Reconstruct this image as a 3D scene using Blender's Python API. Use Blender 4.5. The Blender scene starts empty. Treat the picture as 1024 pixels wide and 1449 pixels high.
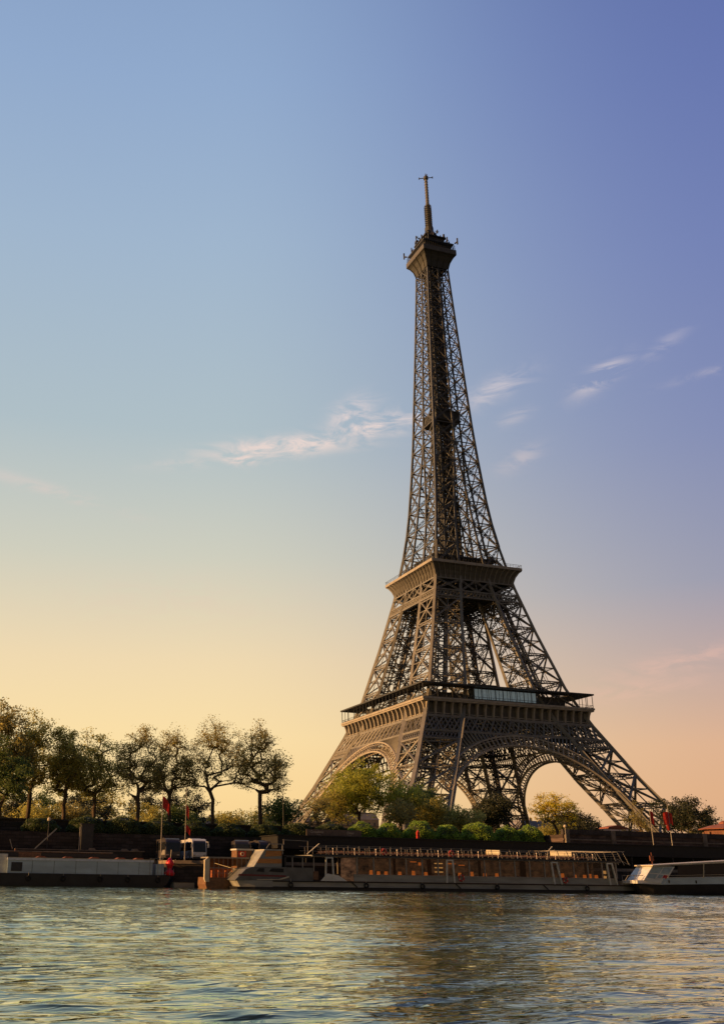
import bpy, math, random
import numpy as np
from math import sin, cos, pi, radians
from mathutils import Vector, Matrix

SC = bpy.context.scene
COL = SC.collection
# ------------------------------------------------------------------ camera
CAMP = Vector((-200.928, -337.163, -3.163))
YAW, PITCH, ROLL, FPX, PX, PY = 0.296439, 0.332386, 0.015973, 1337.636, -186.815, 48.944
f_ = Vector((sin(YAW)*cos(PITCH), cos(YAW)*cos(PITCH), sin(PITCH)))
r_ = Vector((cos(YAW), -sin(YAW), 0.0)); u_ = r_.cross(f_)
R2 = r_*cos(ROLL)+u_*sin(ROLL); U2 = -r_*sin(ROLL)+u_*cos(ROLL)
cam = bpy.data.cameras.new('camera'); camo = bpy.data.objects.new('camera', cam); COL.objects.link(camo)
camo.matrix_world = Matrix(((R2.x, U2.x, -f_.x, CAMP.x), (R2.y, U2.y, -f_.y, CAMP.y), (R2.z, U2.z, -f_.z, CAMP.z), (0, 0, 0, 1)))
cam.sensor_fit = 'VERTICAL'; cam.sensor_height = 36.0; cam.sensor_width = 36.0
cam.lens = FPX/1449.0*36.0
cam.shift_x = -PX/1449.0; cam.shift_y = PY/1449.0
cam.clip_start = 0.5; cam.clip_end = 9000
SC.camera = camo
SC.render.resolution_x = 723; SC.render.resolution_y = 1024
# ------------------------------------------------------------------ exposure
SC.view_settings.view_transform = 'Standard'; SC.view_settings.look = 'None'
SC.view_settings.exposure = 0.4; SC.view_settings.gamma = 1.0
# ------------------------------------------------------------------ sun
SUN_AZ, SUN_EL = radians(-84), radians(13)          # azimuth from +Y, negative = to the left
sdir = Vector((sin(SUN_AZ)*cos(SUN_EL), cos(SUN_AZ)*cos(SUN_EL), sin(SUN_EL)))
sl = bpy.data.lights.new('sun', 'SUN'); sl.energy = 5.0; sl.angle = radians(0.6); sl.color = (1.0, 0.52, 0.18)
so = bpy.data.objects.new('sun', sl); COL.objects.link(so)
so.rotation_euler = (-sdir).to_track_quat('-Z', 'Y').to_euler()
# ------------------------------------------------------------------ world
def lin(c):
    return tuple(((v/255.0)/12.92 if v/255.0 <= 0.04045 else ((v/255.0+0.055)/1.055)**2.4) for v in c)+(1.0,)
W = bpy.data.worlds.new('World'); SC.world = W; W.use_nodes = True
nt = W.node_tree; nt.nodes.clear()
def N(t, **k):
    n = nt.nodes.new(t)
    for a, b in k.items(): setattr(n, a, b)
    return n
def L(a, b): nt.links.new(a, b)
def M(op, a, b=None, c=None, clamp=False):
    n = N('ShaderNodeMath', operation=op); n.use_clamp = clamp
    for i, v in enumerate((a, b, c)):
        if v is None: continue
        if isinstance(v, (int, float)): n.inputs[i].default_value = v
        else: L(v, n.inputs[i])
    return n.outputs[0]
def VD(vec, v):
    n = N('ShaderNodeVectorMath', operation='DOT_PRODUCT'); L(vec, n.inputs[0]); n.inputs[1].default_value = v
    return n.outputs['Value']
tc = N('ShaderNodeTexCoord'); D = tc.outputs['Generated']
e = VD(D, (0, 0, 1)); hr = (cos(0.20), -sin(0.20), 0); hf = (sin(0.20), cos(0.20), 0)
uu = VD(D, hr); ff = VD(D, hf)
def ramp(fac, stops):
    n = N('ShaderNodeValToRGB'); cr = n.color_ramp
    while len(cr.elements) < len(stops): cr.elements.new(0.5)
    for el, (p, c) in zip(cr.elements, stops): el.position = p; el.color = lin(c)
    L(fac, n.inputs[0]); return n.outputs[0]
left = ramp(e, [(0.0, (246, 206, 142)), (0.075, (255, 220, 156)), (0.13, (255, 226, 168)), (0.21, (243, 220, 178)), (0.315, (210, 209, 192)),
                (0.44, (178, 194, 201)), (0.60, (162, 184, 208)), (0.71, (147, 172, 207)), (1.0, (100, 126, 178))])
right = ramp(e, [(0.0, (212, 160, 124)), (0.075, (222, 170, 134)), (0.12, (220, 172, 142)), (0.18, (192, 164, 158)), (0.27, (150, 152, 176)),
                 (0.40, (129, 139, 182)), (0.55, (115, 129, 182)), (0.67, (103, 119, 177)), (1.0, (70, 88, 150))])
ez = M('SQRT', M('SUBTRACT', 1.0, M('MULTIPLY', e, e))); uaz = M('DIVIDE', uu, ez)
mr = N('ShaderNodeMapRange', interpolation_type='SMOOTHSTEP'); L(uaz, mr.inputs[0]); mr.inputs[1].default_value = 0.06; mr.inputs[2].default_value = 0.68
mx = N('ShaderNodeMix', data_type='RGBA'); L(mr.outputs[0], mx.inputs['Factor']); L(left, mx.inputs['A']); L(right, mx.inputs['B'])
# thin evening clouds: streaky noise kept inside a few patches of sky
mp = N('ShaderNodeMapping'); L(D, mp.inputs[0]); mp.inputs['Scale'].default_value = (13, 13, 46)
mp.inputs['Rotation'].default_value = (0.0, 0.10, 0)
nz = N('ShaderNodeTexNoise'); L(mp.outputs[0], nz.inputs['Vector']); nz.inputs['Scale'].default_value = 1.6; nz.inputs['Detail'].default_value = 10; nz.inputs['Roughness'].default_value = 0.62
nz.inputs['Distortion'].default_value = 0.9
cl = M('MULTIPLY_ADD', nz.outputs[0], 5.2, -2.15, clamp=True)
CLOUDS = []
def dirpix(x, y):
    d = f_+R2*((x-512-PX)/FPX)-U2*((y-724.5-PY)/FPX); d.normalize(); return d
patch = None
# (direction, angular half-length, half-height, strength)
for (cx, cy, wx, wy, st, tilt) in [(530, 602, .040, .010, 1.5, .10), (497, 588, .022, .013, 1.1, .5), (400, 632, .065, .009, 1.5, .08), (343, 650, .018, .006, 1.5, .0), (270, 655, .04, .006, .35, .1), (700, 552, .030, .010, .6, .35),
                                (848, 533, .024, .009, .75, .5), (940, 487, .022, .006, .25, .5), (735, 650, .02, .008, .35, .4), (728, 590, .015, .006, .35, .3), (1000, 527, .035, .004, .22, .1), (60, 690, .08, .006, .35, -.2),
                                (980, 932, .07, .010, .42, .15), (900, 975, .06, .010, .35, .1), (250, 850, .12, .03, .12, .0)]:
    d = dirpix(cx, cy)
    h = Vector((d.y, -d.x, 0)).normalized(); v = h.cross(d); v = v if v.z > 0 else -v
    hh = h*cos(tilt)+v*sin(tilt); vv = -h*sin(tilt)+v*cos(tilt)
    a = M('MULTIPLY', VD(D, tuple(hh)), 1/wx); b = M('MULTIPLY', VD(D, tuple(vv)), 1/wy)
    r2 = M('ADD', M('MULTIPLY', a, a), M('MULTIPLY', b, b))
    g = M('MULTIPLY', M('EXPONENT', M('MULTIPLY', r2, -0.9)), st)
    g = M('MULTIPLY', g, M('GREATER_THAN', VD(D, tuple(d)), 0.5))
    patch = g if patch is None else M('MAXIMUM', patch, g)
cm = M('MULTIPLY', cl, patch, clamp=True)
cloudcol = ramp(e, [(0.0, (250, 196, 156)), (0.25, (236, 190, 176)), (0.42, (234, 216, 208)), (0.55, (206, 204, 222))])
mc = N('ShaderNodeMix', data_type='RGBA'); L(M('MULTIPLY', cm, 1.0, clamp=True), mc.inputs['Factor']); L(mx.outputs['Result'], mc.inputs['A']); L(cloudcol, mc.inputs['B'])
# physical dusk sky mixed in; the side away from the sun is much dimmer
sky = N('ShaderNodeTexSky', sky_type='NISHITA'); sky.sun_disc = False; sky.sun_elevation = SUN_EL; sky.sun_rotation = SUN_AZ
sky.dust_density = 2.0; sky.air_density = 1.0
ns = N('ShaderNodeMix', data_type='RGBA', blend_type='MULTIPLY'); ns.inputs['Factor'].default_value = 1.0
L(sky.outputs[0], ns.inputs['A']); ns.inputs['B'].default_value = (0.08, 0.08, 0.08, 1)
mn = N('ShaderNodeMix', data_type='RGBA'); mn.inputs['Factor'].default_value = 0.04; L(mc.outputs['Result'], mn.inputs['A']); L(ns.outputs['Result'], mn.inputs['B'])
bk = N('ShaderNodeMapRange', interpolation_type='SMOOTHSTEP'); L(ff, bk.inputs[0]); bk.inputs[1].default_value = -0.45; bk.inputs[2].default_value = 0.5
bk.inputs[3].default_value = 0.165; bk.inputs[4].default_value = 0.758
bg = N('ShaderNodeBackground'); L(mn.outputs['Result'], bg.inputs['Color']); L(bk.outputs[0], bg.inputs['Strength'])
wo = N('ShaderNodeOutputWorld'); L(bg.outputs[0], wo.inputs['Surface'])

# ------------------------------------------------------------------ materials
MATS = {}
def mat(name, col, rough=0.6, metal=0.0, var=0.25, scale=2.0, bump=0.0, emit=None, estr=0.0, trans=0.0, spec=None, stretch=(1, 1, 1), dirt=None):
    m = bpy.data.materials.new(name); m.use_nodes = True; t = m.node_tree; b = t.nodes['Principled BSDF']
    b.inputs['Roughness'].default_value = rough; b.inputs['Metallic'].default_value = metal
    if spec is not None: b.inputs['Specular IOR Level'].default_value = spec
    co = t.nodes.new('ShaderNodeTexCoord'); mpn = t.nodes.new('ShaderNodeMapping'); mpn.inputs['Scale'].default_value = stretch
    t.links.new(co.outputs['Object'], mpn.inputs[0])
    nn = t.nodes.new('ShaderNodeTexNoise'); nn.inputs['Scale'].default_value = scale; nn.inputs['Detail'].default_value = 6; nn.inputs['Roughness'].default_value = .6
    t.links.new(mpn.outputs[0], nn.inputs['Vector'])
    cr = t.nodes.new('ShaderNodeValToRGB'); cr.color_ramp.elements[0].position = .3; cr.color_ramp.elements[1].position = .7
    lo = dirt or tuple(c*(1-var) for c in col); hi = tuple(min(1, c*(1+var)) for c in col)
    cr.color_ramp.elements[0].color = (*lo, 1); cr.color_ramp.elements[1].color = (*hi, 1)
    t.links.new(nn.outputs[0], cr.inputs[0]); t.links.new(cr.outputs[0], b.inputs['Base Color'])
    if bump:
        bp = t.nodes.new('ShaderNodeBump'); bp.inputs['Strength'].default_value = bump; bp.inputs['Distance'].default_value = .1
        t.links.new(nn.outputs[0], bp.inputs['Height']); t.links.new(bp.outputs[0], b.inputs['Normal'])
    if emit: b.inputs['Emission Color'].default_value = (*emit, 1); b.inputs['Emission Strength'].default_value = estr
    if trans:
        tr = t.nodes.new('ShaderNodeBsdfTranslucent'); t.links.new(cr.outputs[0], tr.inputs[0])
        ms = t.nodes.new('ShaderNodeMixShader'); ms.inputs[0].default_value = trans
        t.links.new(b.outputs[0], ms.inputs[1]); t.links.new(tr.outputs[0], ms.inputs[2])
        t.links.new(ms.outputs[0], t.nodes['Material Output'].inputs[0])
    MATS[name] = m; return m
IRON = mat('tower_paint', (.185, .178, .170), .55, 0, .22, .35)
IRON_D = mat('darkened_tower_paint', (.038, .040, .042), .6, 0, .3, .4)  # darkened tower paint; shade of lift core and summit put into the colour
IRON_I = mat('inner_shade_paint', (.088, .084, .078), .6, 0, .3, .4)  # tower paint darkened so the inner lattice reads as shade behind lit beams
IRON_U = mat('shaft_shade_paint', (.088, .090, .094), .55, 0, .25, .4)  # shaft copy of the tower paint, shade of the upper part in its colour
IRON_F = mat('recess_shade_paint', (.088, .082, .075), .6, 0, .3, .6)  # darker copy of the tower paint, recess shade painted in
IRON_L = mat('sunlit_tower_paint', (.33, .295, .25), .55, 0, .25, .6)  # lighter copy of the tower paint, sunlight on arch and consoles painted in
GLASSB = mat('pavilion_glass', (.40, .50, .54), .3, 0, .3, .8, emit=(.50, .66, .72), estr=.09)  # faint glow added in place of sky reflected in the panes
STONE = mat('foot_masonry', (.32, .28, .23), .9, 0, .3, .5, .4)
MAST = mat('mast_paint', (.11, .105, .11), .6, 0, .3, .5)
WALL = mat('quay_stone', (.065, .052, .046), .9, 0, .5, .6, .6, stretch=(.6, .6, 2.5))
COPE = mat('coping_stone', (.24, .19, .15), .85, 0, .35, .8, .3)
PAVE = mat('quay_paving', (.11, .095, .08), .9, 0, .3, .4, .3)
GRASS = mat('lawn', (.055, .06, .022), .95, 0, .5, .12, .3)
BLACK = mat('black_paint', (.006, .006, .006), .6, 0, .4, 1.0)
DARK = mat('dark_grey_paint', (.03, .03, .032), .5, 0, .4, 1.0)
HULLD = mat('dark_hull_paint', (.018, .016, .018), .45, 0, .4, .6)
HULLG = mat('grey_hull_paint', (.27, .27, .25), .5, 0, .35, .5, stretch=(.3, 1, 2))
HULLW = mat('white_boat_paint', (.60, .60, .58), .4, 0, .25, .6, stretch=(.4, 1, 2))
BLUEG = mat('blue_grey_paint', (.42, .52, .58), .5, 0, .2, .5, stretch=(.4, 1, 1.5))
BLUET = mat('light_blue_trim', (.66, .72, .86), .45, 0, .2, .8)
CREAM = mat('cream_paint', (.55, .48, .36), .5, 0, .2, .8)
ORNG = mat('varnished_orange_wood', (.50, .20, .05), .35, 0, .35, 2.5, stretch=(.3, 1, 4))
WOOD = mat('brown_timber', (.16, .08, .04), .6, 0, .4, 2.0)
REDP = mat('red_paint', (.45, .03, .02), .5, 0, .25, 2.0)
REDF = mat('red_flag_fabric', (.42, .025, .015), .8, 0, .3, 2.0, trans=.35)
PINKF = mat('purple_fabric', (.25, .06, .12), .8, 0, .3, 2.0)
STEEL = mat('galvanised_steel', (.35, .34, .33), .4, .6, .2, 3.0)
RAILM = mat('rail_paint', (.25, .23, .21), .5, 0, .25, 2.0)
BUSW = mat('white_coach_paint', (.60, .60, .62), .3, 0, .12, .8)
BUSD = mat('dark_coach_paint', (.06, .055, .06), .3, 0, .3, .8)
TYRE = mat('tyre_rubber', (.015, .015, .015), .9, 0, .3, 4)
GLOWO = mat('orange_glow', (.8, .3, .06), .6, 0, .1, 5, emit=(1.0, .24, .04), estr=.5)
LITY = mat('lit_cream_panel', (.8, .6, .3), .6, 0, .1, 3, emit=(1.0, .50, .16), estr=.7)
LITW = mat('lit_bulb', (1, .8, .6), .4, 0, .05, 5, emit=(1.0, .62, .35), estr=.25)
CHAIRM = mat('rust_fabric', (.42, .13, .05), .8, 0, .3, 4)
SIGNM = mat('brown_sign_board', (.12, .085, .065), .6, 0, .2, 1.5)
SIGNT = mat('pale_lettering', (.48, .42, .36), .6, 0, .1, 2)
BARK = mat('tree_bark', (.075, .052, .036), .95, 0, .4, 1.5, .5, stretch=(2, 2, .6))
def leafmat(name, c, tr=.5): return mat(name, c, .6, 0, .55, .55, trans=tr)
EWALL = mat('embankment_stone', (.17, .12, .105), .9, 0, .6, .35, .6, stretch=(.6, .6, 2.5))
def add_joints(m, w, h):
    t = m.node_tree; b = t.nodes['Principled BSDF']; src = b.inputs['Base Color'].links[0].from_socket
    co = t.nodes.new('ShaderNodeTexCoord'); sp = t.nodes.new('ShaderNodeSeparateXYZ'); cb = t.nodes.new('ShaderNodeCombineXYZ')
    t.links.new(co.outputs['Object'], sp.inputs[0]); t.links.new(sp.outputs[0], cb.inputs[0]); t.links.new(sp.outputs[2], cb.inputs[1])
    br = t.nodes.new('ShaderNodeTexBrick'); br.inputs['Scale'].default_value = 1.0; br.inputs['Brick Width'].default_value = w; br.inputs['Row Height'].default_value = h
    br.inputs['Mortar Size'].default_value = .04; br.inputs['Color1'].default_value = (1, 1, 1, 1); br.inputs['Color2'].default_value = (.55, .52, .5, 1); br.inputs['Mortar'].default_value = (.3, .28, .26, 1)
    t.links.new(cb.outputs[0], br.inputs['Vector'])
    mx = t.nodes.new('ShaderNodeMix'); mx.data_type = 'RGBA'; mx.blend_type = 'MULTIPLY'; mx.inputs['Factor'].default_value = 1
    t.links.new(src, mx.inputs['A']); t.links.new(br.outputs[0], mx.inputs['B']); t.links.new(mx.outputs['Result'], b.inputs['Base Color'])
add_joints(WALL, 1.5, .55); add_joints(EWALL, 1.8, .7)
LF_OLIVE = leafmat('olive_gold_leaves', (.46, .42, .11), .66)
LF_BROWN = leafmat('bronze_leaves', (.40, .35, .12), .66)
LF_GREEN = leafmat('deep_green_leaves', (.13, .18, .045), .5)
LF_BRIGHT = leafmat('fresh_green_leaves', (.42, .44, .075), .6)
LF_YEL = leafmat('yellow_leaves', (.95, .58, .04), .55)
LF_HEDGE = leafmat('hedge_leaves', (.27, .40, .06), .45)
LF_DARK = leafmat('dark_evergreen_leaves', (.045, .055, .026), .3)
FACADE = mat('limestone_facade', (.42, .34, .26), .9, 0, .2, .1)
ZINC = mat('zinc_roof', (.22, .21, .22), .6, 0, .2, .2)
WINM = mat('far_window', (.08, .08, .09), .3, 0, .2, 1)
TERRA = mat('terracotta_roof', (.26, .09, .05), .85, 0, .3, 1.5, .3)
BRICKK = mat('kiosk_brick', (.17, .075, .05), .9, 0, .35, 2.0, .3)

def glassmat():
    m = bpy.data.materials.new('boat_window_glass'); m.use_nodes = True; t = m.node_tree; t.nodes.clear()
    o = t.nodes.new('ShaderNodeOutputMaterial'); g = t.nodes.new('ShaderNodeBsdfGlossy'); g.inputs['Roughness'].default_value = .04
    tr = t.nodes.new('ShaderNodeBsdfTransparent'); tr.inputs[0].default_value = (.62, .60, .56, 1)
    fr = t.nodes.new('ShaderNodeFresnel'); fr.inputs[0].default_value = 1.5
    ad = t.nodes.new('ShaderNodeMixShader'); t.links.new(fr.outputs[0], ad.inputs[0]); t.links.new(tr.outputs[0], ad.inputs[1]); t.links.new(g.outputs[0], ad.inputs[2])
    t.links.new(ad.outputs[0], o.inputs[0]); return m
GLASS = glassmat()

# ------------------------------------------------------------------ mesh helpers
class MB:
    def __init__(s): s.v = []; s.f = []
    def beam(s, a, b, w, h=None, up=(0, 0, 1)):
        a = Vector(a); b = Vector(b); d = b-a
        if d.length < 1e-6: return s
        d.normalize(); h = w if h is None else h; up = Vector(up)
        if abs(d.dot(up)) > .97: up = Vector((1, 0, 0)) if abs(d.x) < .9 else Vector((0, 1, 0))
        x = d.cross(up).normalized()*(w/2); y = x.cross(d).normalized()*(h/2)
        n = len(s.v)
        for p in (a, b):
            s.v += [p-x-y, p+x-y, p+x+y, p-x+y]
        s.f += [(n, n+1, n+5, n+4), (n+1, n+2, n+6, n+5), (n+2, n+3, n+7, n+6), (n+3, n, n+4, n+7), (n+3, n+2, n+1, n), (n+4, n+5, n+6, n+7)]
        return s
    def box(s, x0, x1, y0, y1, z0, z1):
        n = len(s.v)
        s.v += [Vector(p) for p in ((x0, y0, z0), (x1, y0, z0), (x1, y1, z0), (x0, y1, z0), (x0, y0, z1), (x1, y0, z1), (x1, y1, z1), (x0, y1, z1))]
        s.f += [(3, 2, 1, 0), (4, 5, 6, 7), (0, 1, 5, 4), (1, 2, 6, 5), (2, 3, 7, 6), (3, 0, 4, 7)] if False else [tuple(n+i for i in q) for q in ((3, 2, 1, 0), (4, 5, 6, 7), (0, 1, 5, 4), (1, 2, 6, 5), (2, 3, 7, 6), (3, 0, 4, 7))]
        return s
    def hexa(s, pts):                        # 8 points: bottom 4, top 4
        n = len(s.v); s.v += [Vector(p) for p in pts]
        s.f += [tuple(n+i for i in q) for q in ((3, 2, 1, 0), (4, 5, 6, 7), (0, 1, 5, 4), (1, 2, 6, 5), (2, 3, 7, 6), (3, 0, 4, 7))]
        return s
    def quad(s, *pts):
        n = len(s.v); s.v += [Vector(p) for p in pts]; s.f.append(tuple(range(n, n+len(pts)))); return s
    def prism(s, poly, axis, a0, a1):        # poly: 2D points; axis: 'x','y','z' extrusion from a0 to a1
        n = len(s.v); k = len(poly)
        for a in (a0, a1):
            for p in poly:
                s.v.append(Vector((a, p[0], p[1]) if axis == 'x' else (p[0], a, p[1]) if axis == 'y' else (p[0], p[1], a)))
        for i in range(k): j = (i+1) % k; s.f.append((n+i, n+j, n+k+j, n+k+i))
        s.f.append(tuple(n+i for i in range(k))[::-1]); s.f.append(tuple(n+k+i for i in range(k)))
        return s
    def tube(s, pts, rad, sides=6, cap=True):
        pts = [Vector(p) for p in pts]; n0 = len(s.v); k = len(pts)
        rad = rad if isinstance(rad, (list, tuple)) else [rad]*k
        ref = Vector((0, 0, 1))
        for i, p in enumerate(pts):
            d = (pts[min(i+1, k-1)]-pts[max(i-1, 0)]); d = d.normalized() if d.length > 1e-9 else Vector((0, 0, 1))
            if abs(d.dot(ref)) > .95: ref = Vector((1, 0, 0)) if abs(d.x) < .8 else Vector((0, 1, 0))
            x = d.cross(ref).normalized(); y = x.cross(d)
            for j in range(sides):
                a = 2*pi*j/sides; s.v.append(p+(x*cos(a)+y*sin(a))*rad[i])
        for i in range(k-1):
            for j in range(sides):
                a = n0+i*sides+j; b = n0+i*sides+(j+1) % sides; s.f.append((a, b, b+sides, a+sides))
        if cap: s.f.append(tuple(n0+j for j in range(sides))[::-1]); s.f.append(tuple(n0+(k-1)*sides+j for j in range(sides)))
        return s
    def lathe(s, prof, cx=0, cy=0, sides=12):      # prof (r,z)
        return s.tube([(cx, cy, z) for r, z in prof], [max(r, .001) for r, z in prof], sides)
    def torus(s, c, R, r, axis='y', n=14, m=6):
        n0 = len(s.v); c = Vector(c)
        for i in range(n):
            a = 2*pi*i/n
            for j in range(m):
                b = 2*pi*j/m; q = R+r*cos(b)
                s.v.append(c+(Vector((q*cos(a), r*sin(b), q*sin(a))) if axis == 'y' else Vector((q*cos(a), q*sin(a), r*sin(b)))))
        for i in range(n):
            for j in range(m):
                s.f.append((n0+i*m+j, n0+((i+1) % n)*m+j, n0+((i+1) % n)*m+(j+1) % m, n0+i*m+(j+1) % m))
        return s
    def build(s, name, m, parent=None, smooth=False):
        me = bpy.data.meshes.new(name); me.from_pydata([tuple(v) for v in s.v], [], s.f); me.update()
        if m: me.materials.append(m)
        if smooth: me.polygons.foreach_set('use_smooth', [True]*len(me.polygons))
        o = bpy.data.objects.new(name, me); COL.objects.link(o)
        if parent: o.parent = parent
        return o
def tag(o, label=None, cat=None, group=None, kind=None):
    if label: o['label'] = label
    if cat: o['category'] = cat
    if group: o['group'] = group
    if kind: o['kind'] = kind
    return o
def empty(name, loc=(0, 0, 0), rz=0.0, label=None, cat=None, group=None):
    o = bpy.data.objects.new(name, None); COL.objects.link(o); o.location = loc; o.rotation_euler = (0, 0, rz); o.empty_display_size = .5
    return tag(o, label, cat, group)
def children(o): return [c for c in COL.objects if c.parent == o]
def copy_tree(o, parent=None):
    c = o.copy(); COL.objects.link(c); c.parent = parent
    for ch in children(o): copy_tree(ch, c)
    return c
def npmesh(name, V, F, m, parent=None, smooth=False):
    me = bpy.data.meshes.new(name); k = F.shape[1]
    me.vertices.add(len(V)); me.vertices.foreach_set('co', np.ascontiguousarray(V, dtype=np.float32).ravel())
    me.loops.add(F.size); me.loops.foreach_set('vertex_index', np.ascontiguousarray(F, dtype=np.int32).ravel())
    me.polygons.add(len(F)); me.polygons.foreach_set('loop_start', np.arange(0, F.size, k, dtype=np.int32))
    if smooth: me.polygons.foreach_set('use_smooth', np.ones(len(F), dtype=bool))
    me.update(calc_edges=True); me.materials.append(m)
    o = bpy.data.objects.new(name, me); COL.objects.link(o)
    if parent: o.parent = parent
    return o
X0, Y0, WZ = -118.169, -182.966, -5.6          # river-edge origin, water level
QZ = -1.2                                      # lower quay deck
def at(s, off, z=0.0): return (X0+s, Y0+off, z)

# ================================================================== RIVER (real waves + fine ripples)
def build_river():
    rng = np.random.RandomState(4)
    def axis(fine0, fine1, step, far0, far1):
        a = list(np.arange(fine0, fine1+1e-6, step)); g = step
        lo = []; x = fine0
        while x > far0: g *= 1.35; x -= g; lo.append(max(x, far0))
        g = step; hi = []; x = fine1
        while x < far1: g *= 1.35; x += g; hi.append(min(x, far1))
        return np.array(lo[::-1]+a+hi)
    xs = axis(-232, -62, .23, -1500, 1500); ys = np.concatenate([axis(-333, -288, .13, -900, -288)[:-1], axis(-288, -180, .25, -288, -60)])
    X, Y = np.meshgrid(xs, ys)
    Z = np.zeros_like(X)
    for i in range(70):
        lam = 0.5*(3.8/0.5)**(rng.rand()**1.1); th = rng.normal(radians(85), radians(18)); k = 2*pi/lam
        amp = 0.0040*lam**0.8*rng.uniform(.5, 1.2); ph = rng.rand()*2*pi
        P = k*(X*cos(th)+Y*sin(th))+ph+0.6*np.sin(0.11*X+0.07*Y+i)
        Z += amp*(np.sin(P)+.22*np.cos(2*P)) if i % 2 else amp*(.9-2.1*np.abs(np.sin(P/2)))
    patch = .75+.35*np.sin(X*.043+Y*.09+1)*np.sin(X*.021-Y*.055)+.18*np.sin(X*.13+Y*.21)
    fade = np.clip((X+245)/13, 0, 1)*np.clip((-50-X)/12, 0, 1)*np.clip((Y+347)/14, 0, 1)*np.clip((-170-Y)/10, 0, 1)
    Z *= patch*fade
    V = np.stack([X, Y, Z+WZ], -1).reshape(-1, 3); ny, nx = X.shape
    i = np.arange(ny*nx).reshape(ny, nx)
    F = np.stack([i[:-1, :-1], i[:-1, 1:], i[1:, 1:], i[1:, :-1]], -1).reshape(-1, 4)
    m = bpy.data.materials.new('river_water'); m.use_nodes = True; t = m.node_tree; b = t.nodes['Principled BSDF']
    b.inputs['Base Color'].default_value = (.022, .038, .010, 1); b.inputs['Roughness'].default_value = .05; b.inputs['IOR'].default_value = 1.36; b.inputs['Specular Tint'].default_value = (1.0, .92, .50, 1)
    co = t.nodes.new('ShaderNodeTexCoord'); hts = []
    for sc, st, det, w in ((1.7, (.45, 1.8, 1), 2, 1.0), (4.4, (.5, 2.0, 1), 2, .3)):
        mpn = t.nodes.new('ShaderNodeMapping'); mpn.inputs['Scale'].default_value = st; t.links.new(co.outputs['Object'], mpn.inputs[0])
        nn = t.nodes.new('ShaderNodeTexNoise'); nn.inputs['Scale'].default_value = sc; nn.inputs['Detail'].default_value = det; nn.inputs['Distortion'].default_value = .5
        nn.noise_type = 'RIDGED_MULTIFRACTAL'; nn.normalize = True
        t.links.new(mpn.outputs[0], nn.inputs['Vector'])
        mm = t.nodes.new('ShaderNodeMath'); mm.operation = 'MULTIPLY'; mm.inputs[1].default_value = w; t.links.new(nn.outputs[0], mm.inputs[0]); hts.append(mm.outputs[0])
    ad = t.nodes.new('ShaderNodeMath'); ad.operation = 'ADD'; t.links.new(hts[0], ad.inputs[0]); t.links.new(hts[1], ad.inputs[1])
    ln = t.nodes.new('ShaderNodeTexNoise'); ln.inputs['Scale'].default_value = .07; ln.inputs['Detail'].default_value = 3; t.links.new(co.outputs['Object'], ln.inputs['Vector'])
    lm = t.nodes.new('ShaderNodeMapRange'); lm.inputs[1].default_value = .35; lm.inputs[2].default_value = .65; lm.inputs[3].default_value = .45; lm.inputs[4].default_value = 1.15; t.links.new(ln.outputs[0], lm.inputs[0])
    bp = t.nodes.new('ShaderNodeBump'); t.links.new(lm.outputs[0], bp.inputs['Strength']); bp.inputs['Distance'].default_value = .095
    t.links.new(ad.outputs[0], bp.inputs['Height']); t.links.new(bp.outputs[0], b.inputs['Normal'])
    gl = t.nodes.new('ShaderNodeBsdfGlossy'); gl.inputs['Roughness'].default_value = .04; gl.inputs[0].default_value = (.95, .99, .76, 1); t.links.new(bp.outputs[0], gl.inputs['Normal'])
    lw = t.nodes.new('ShaderNodeLayerWeight'); lw.inputs[0].default_value = .5; t.links.new(bp.outputs[0], lw.inputs['Normal'])
    pw = t.nodes.new('ShaderNodeMath'); pw.operation = 'POWER'; pw.inputs[1].default_value = 3.2; t.links.new(lw.outputs['Facing'], pw.inputs[0])
    ms = t.nodes.new('ShaderNodeMixShader'); t.links.new(pw.outputs[0], ms.inputs[0]); t.links.new(b.outputs[0], ms.inputs[1]); t.links.new(gl.outputs[0], ms.inputs[2])
    t.links.new(ms.outputs[0], t.nodes['Material Output'].inputs[0])
    o = npmesh('river', V, F, m, smooth=True); o['kind'] = 'structure'
build_river()

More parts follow.
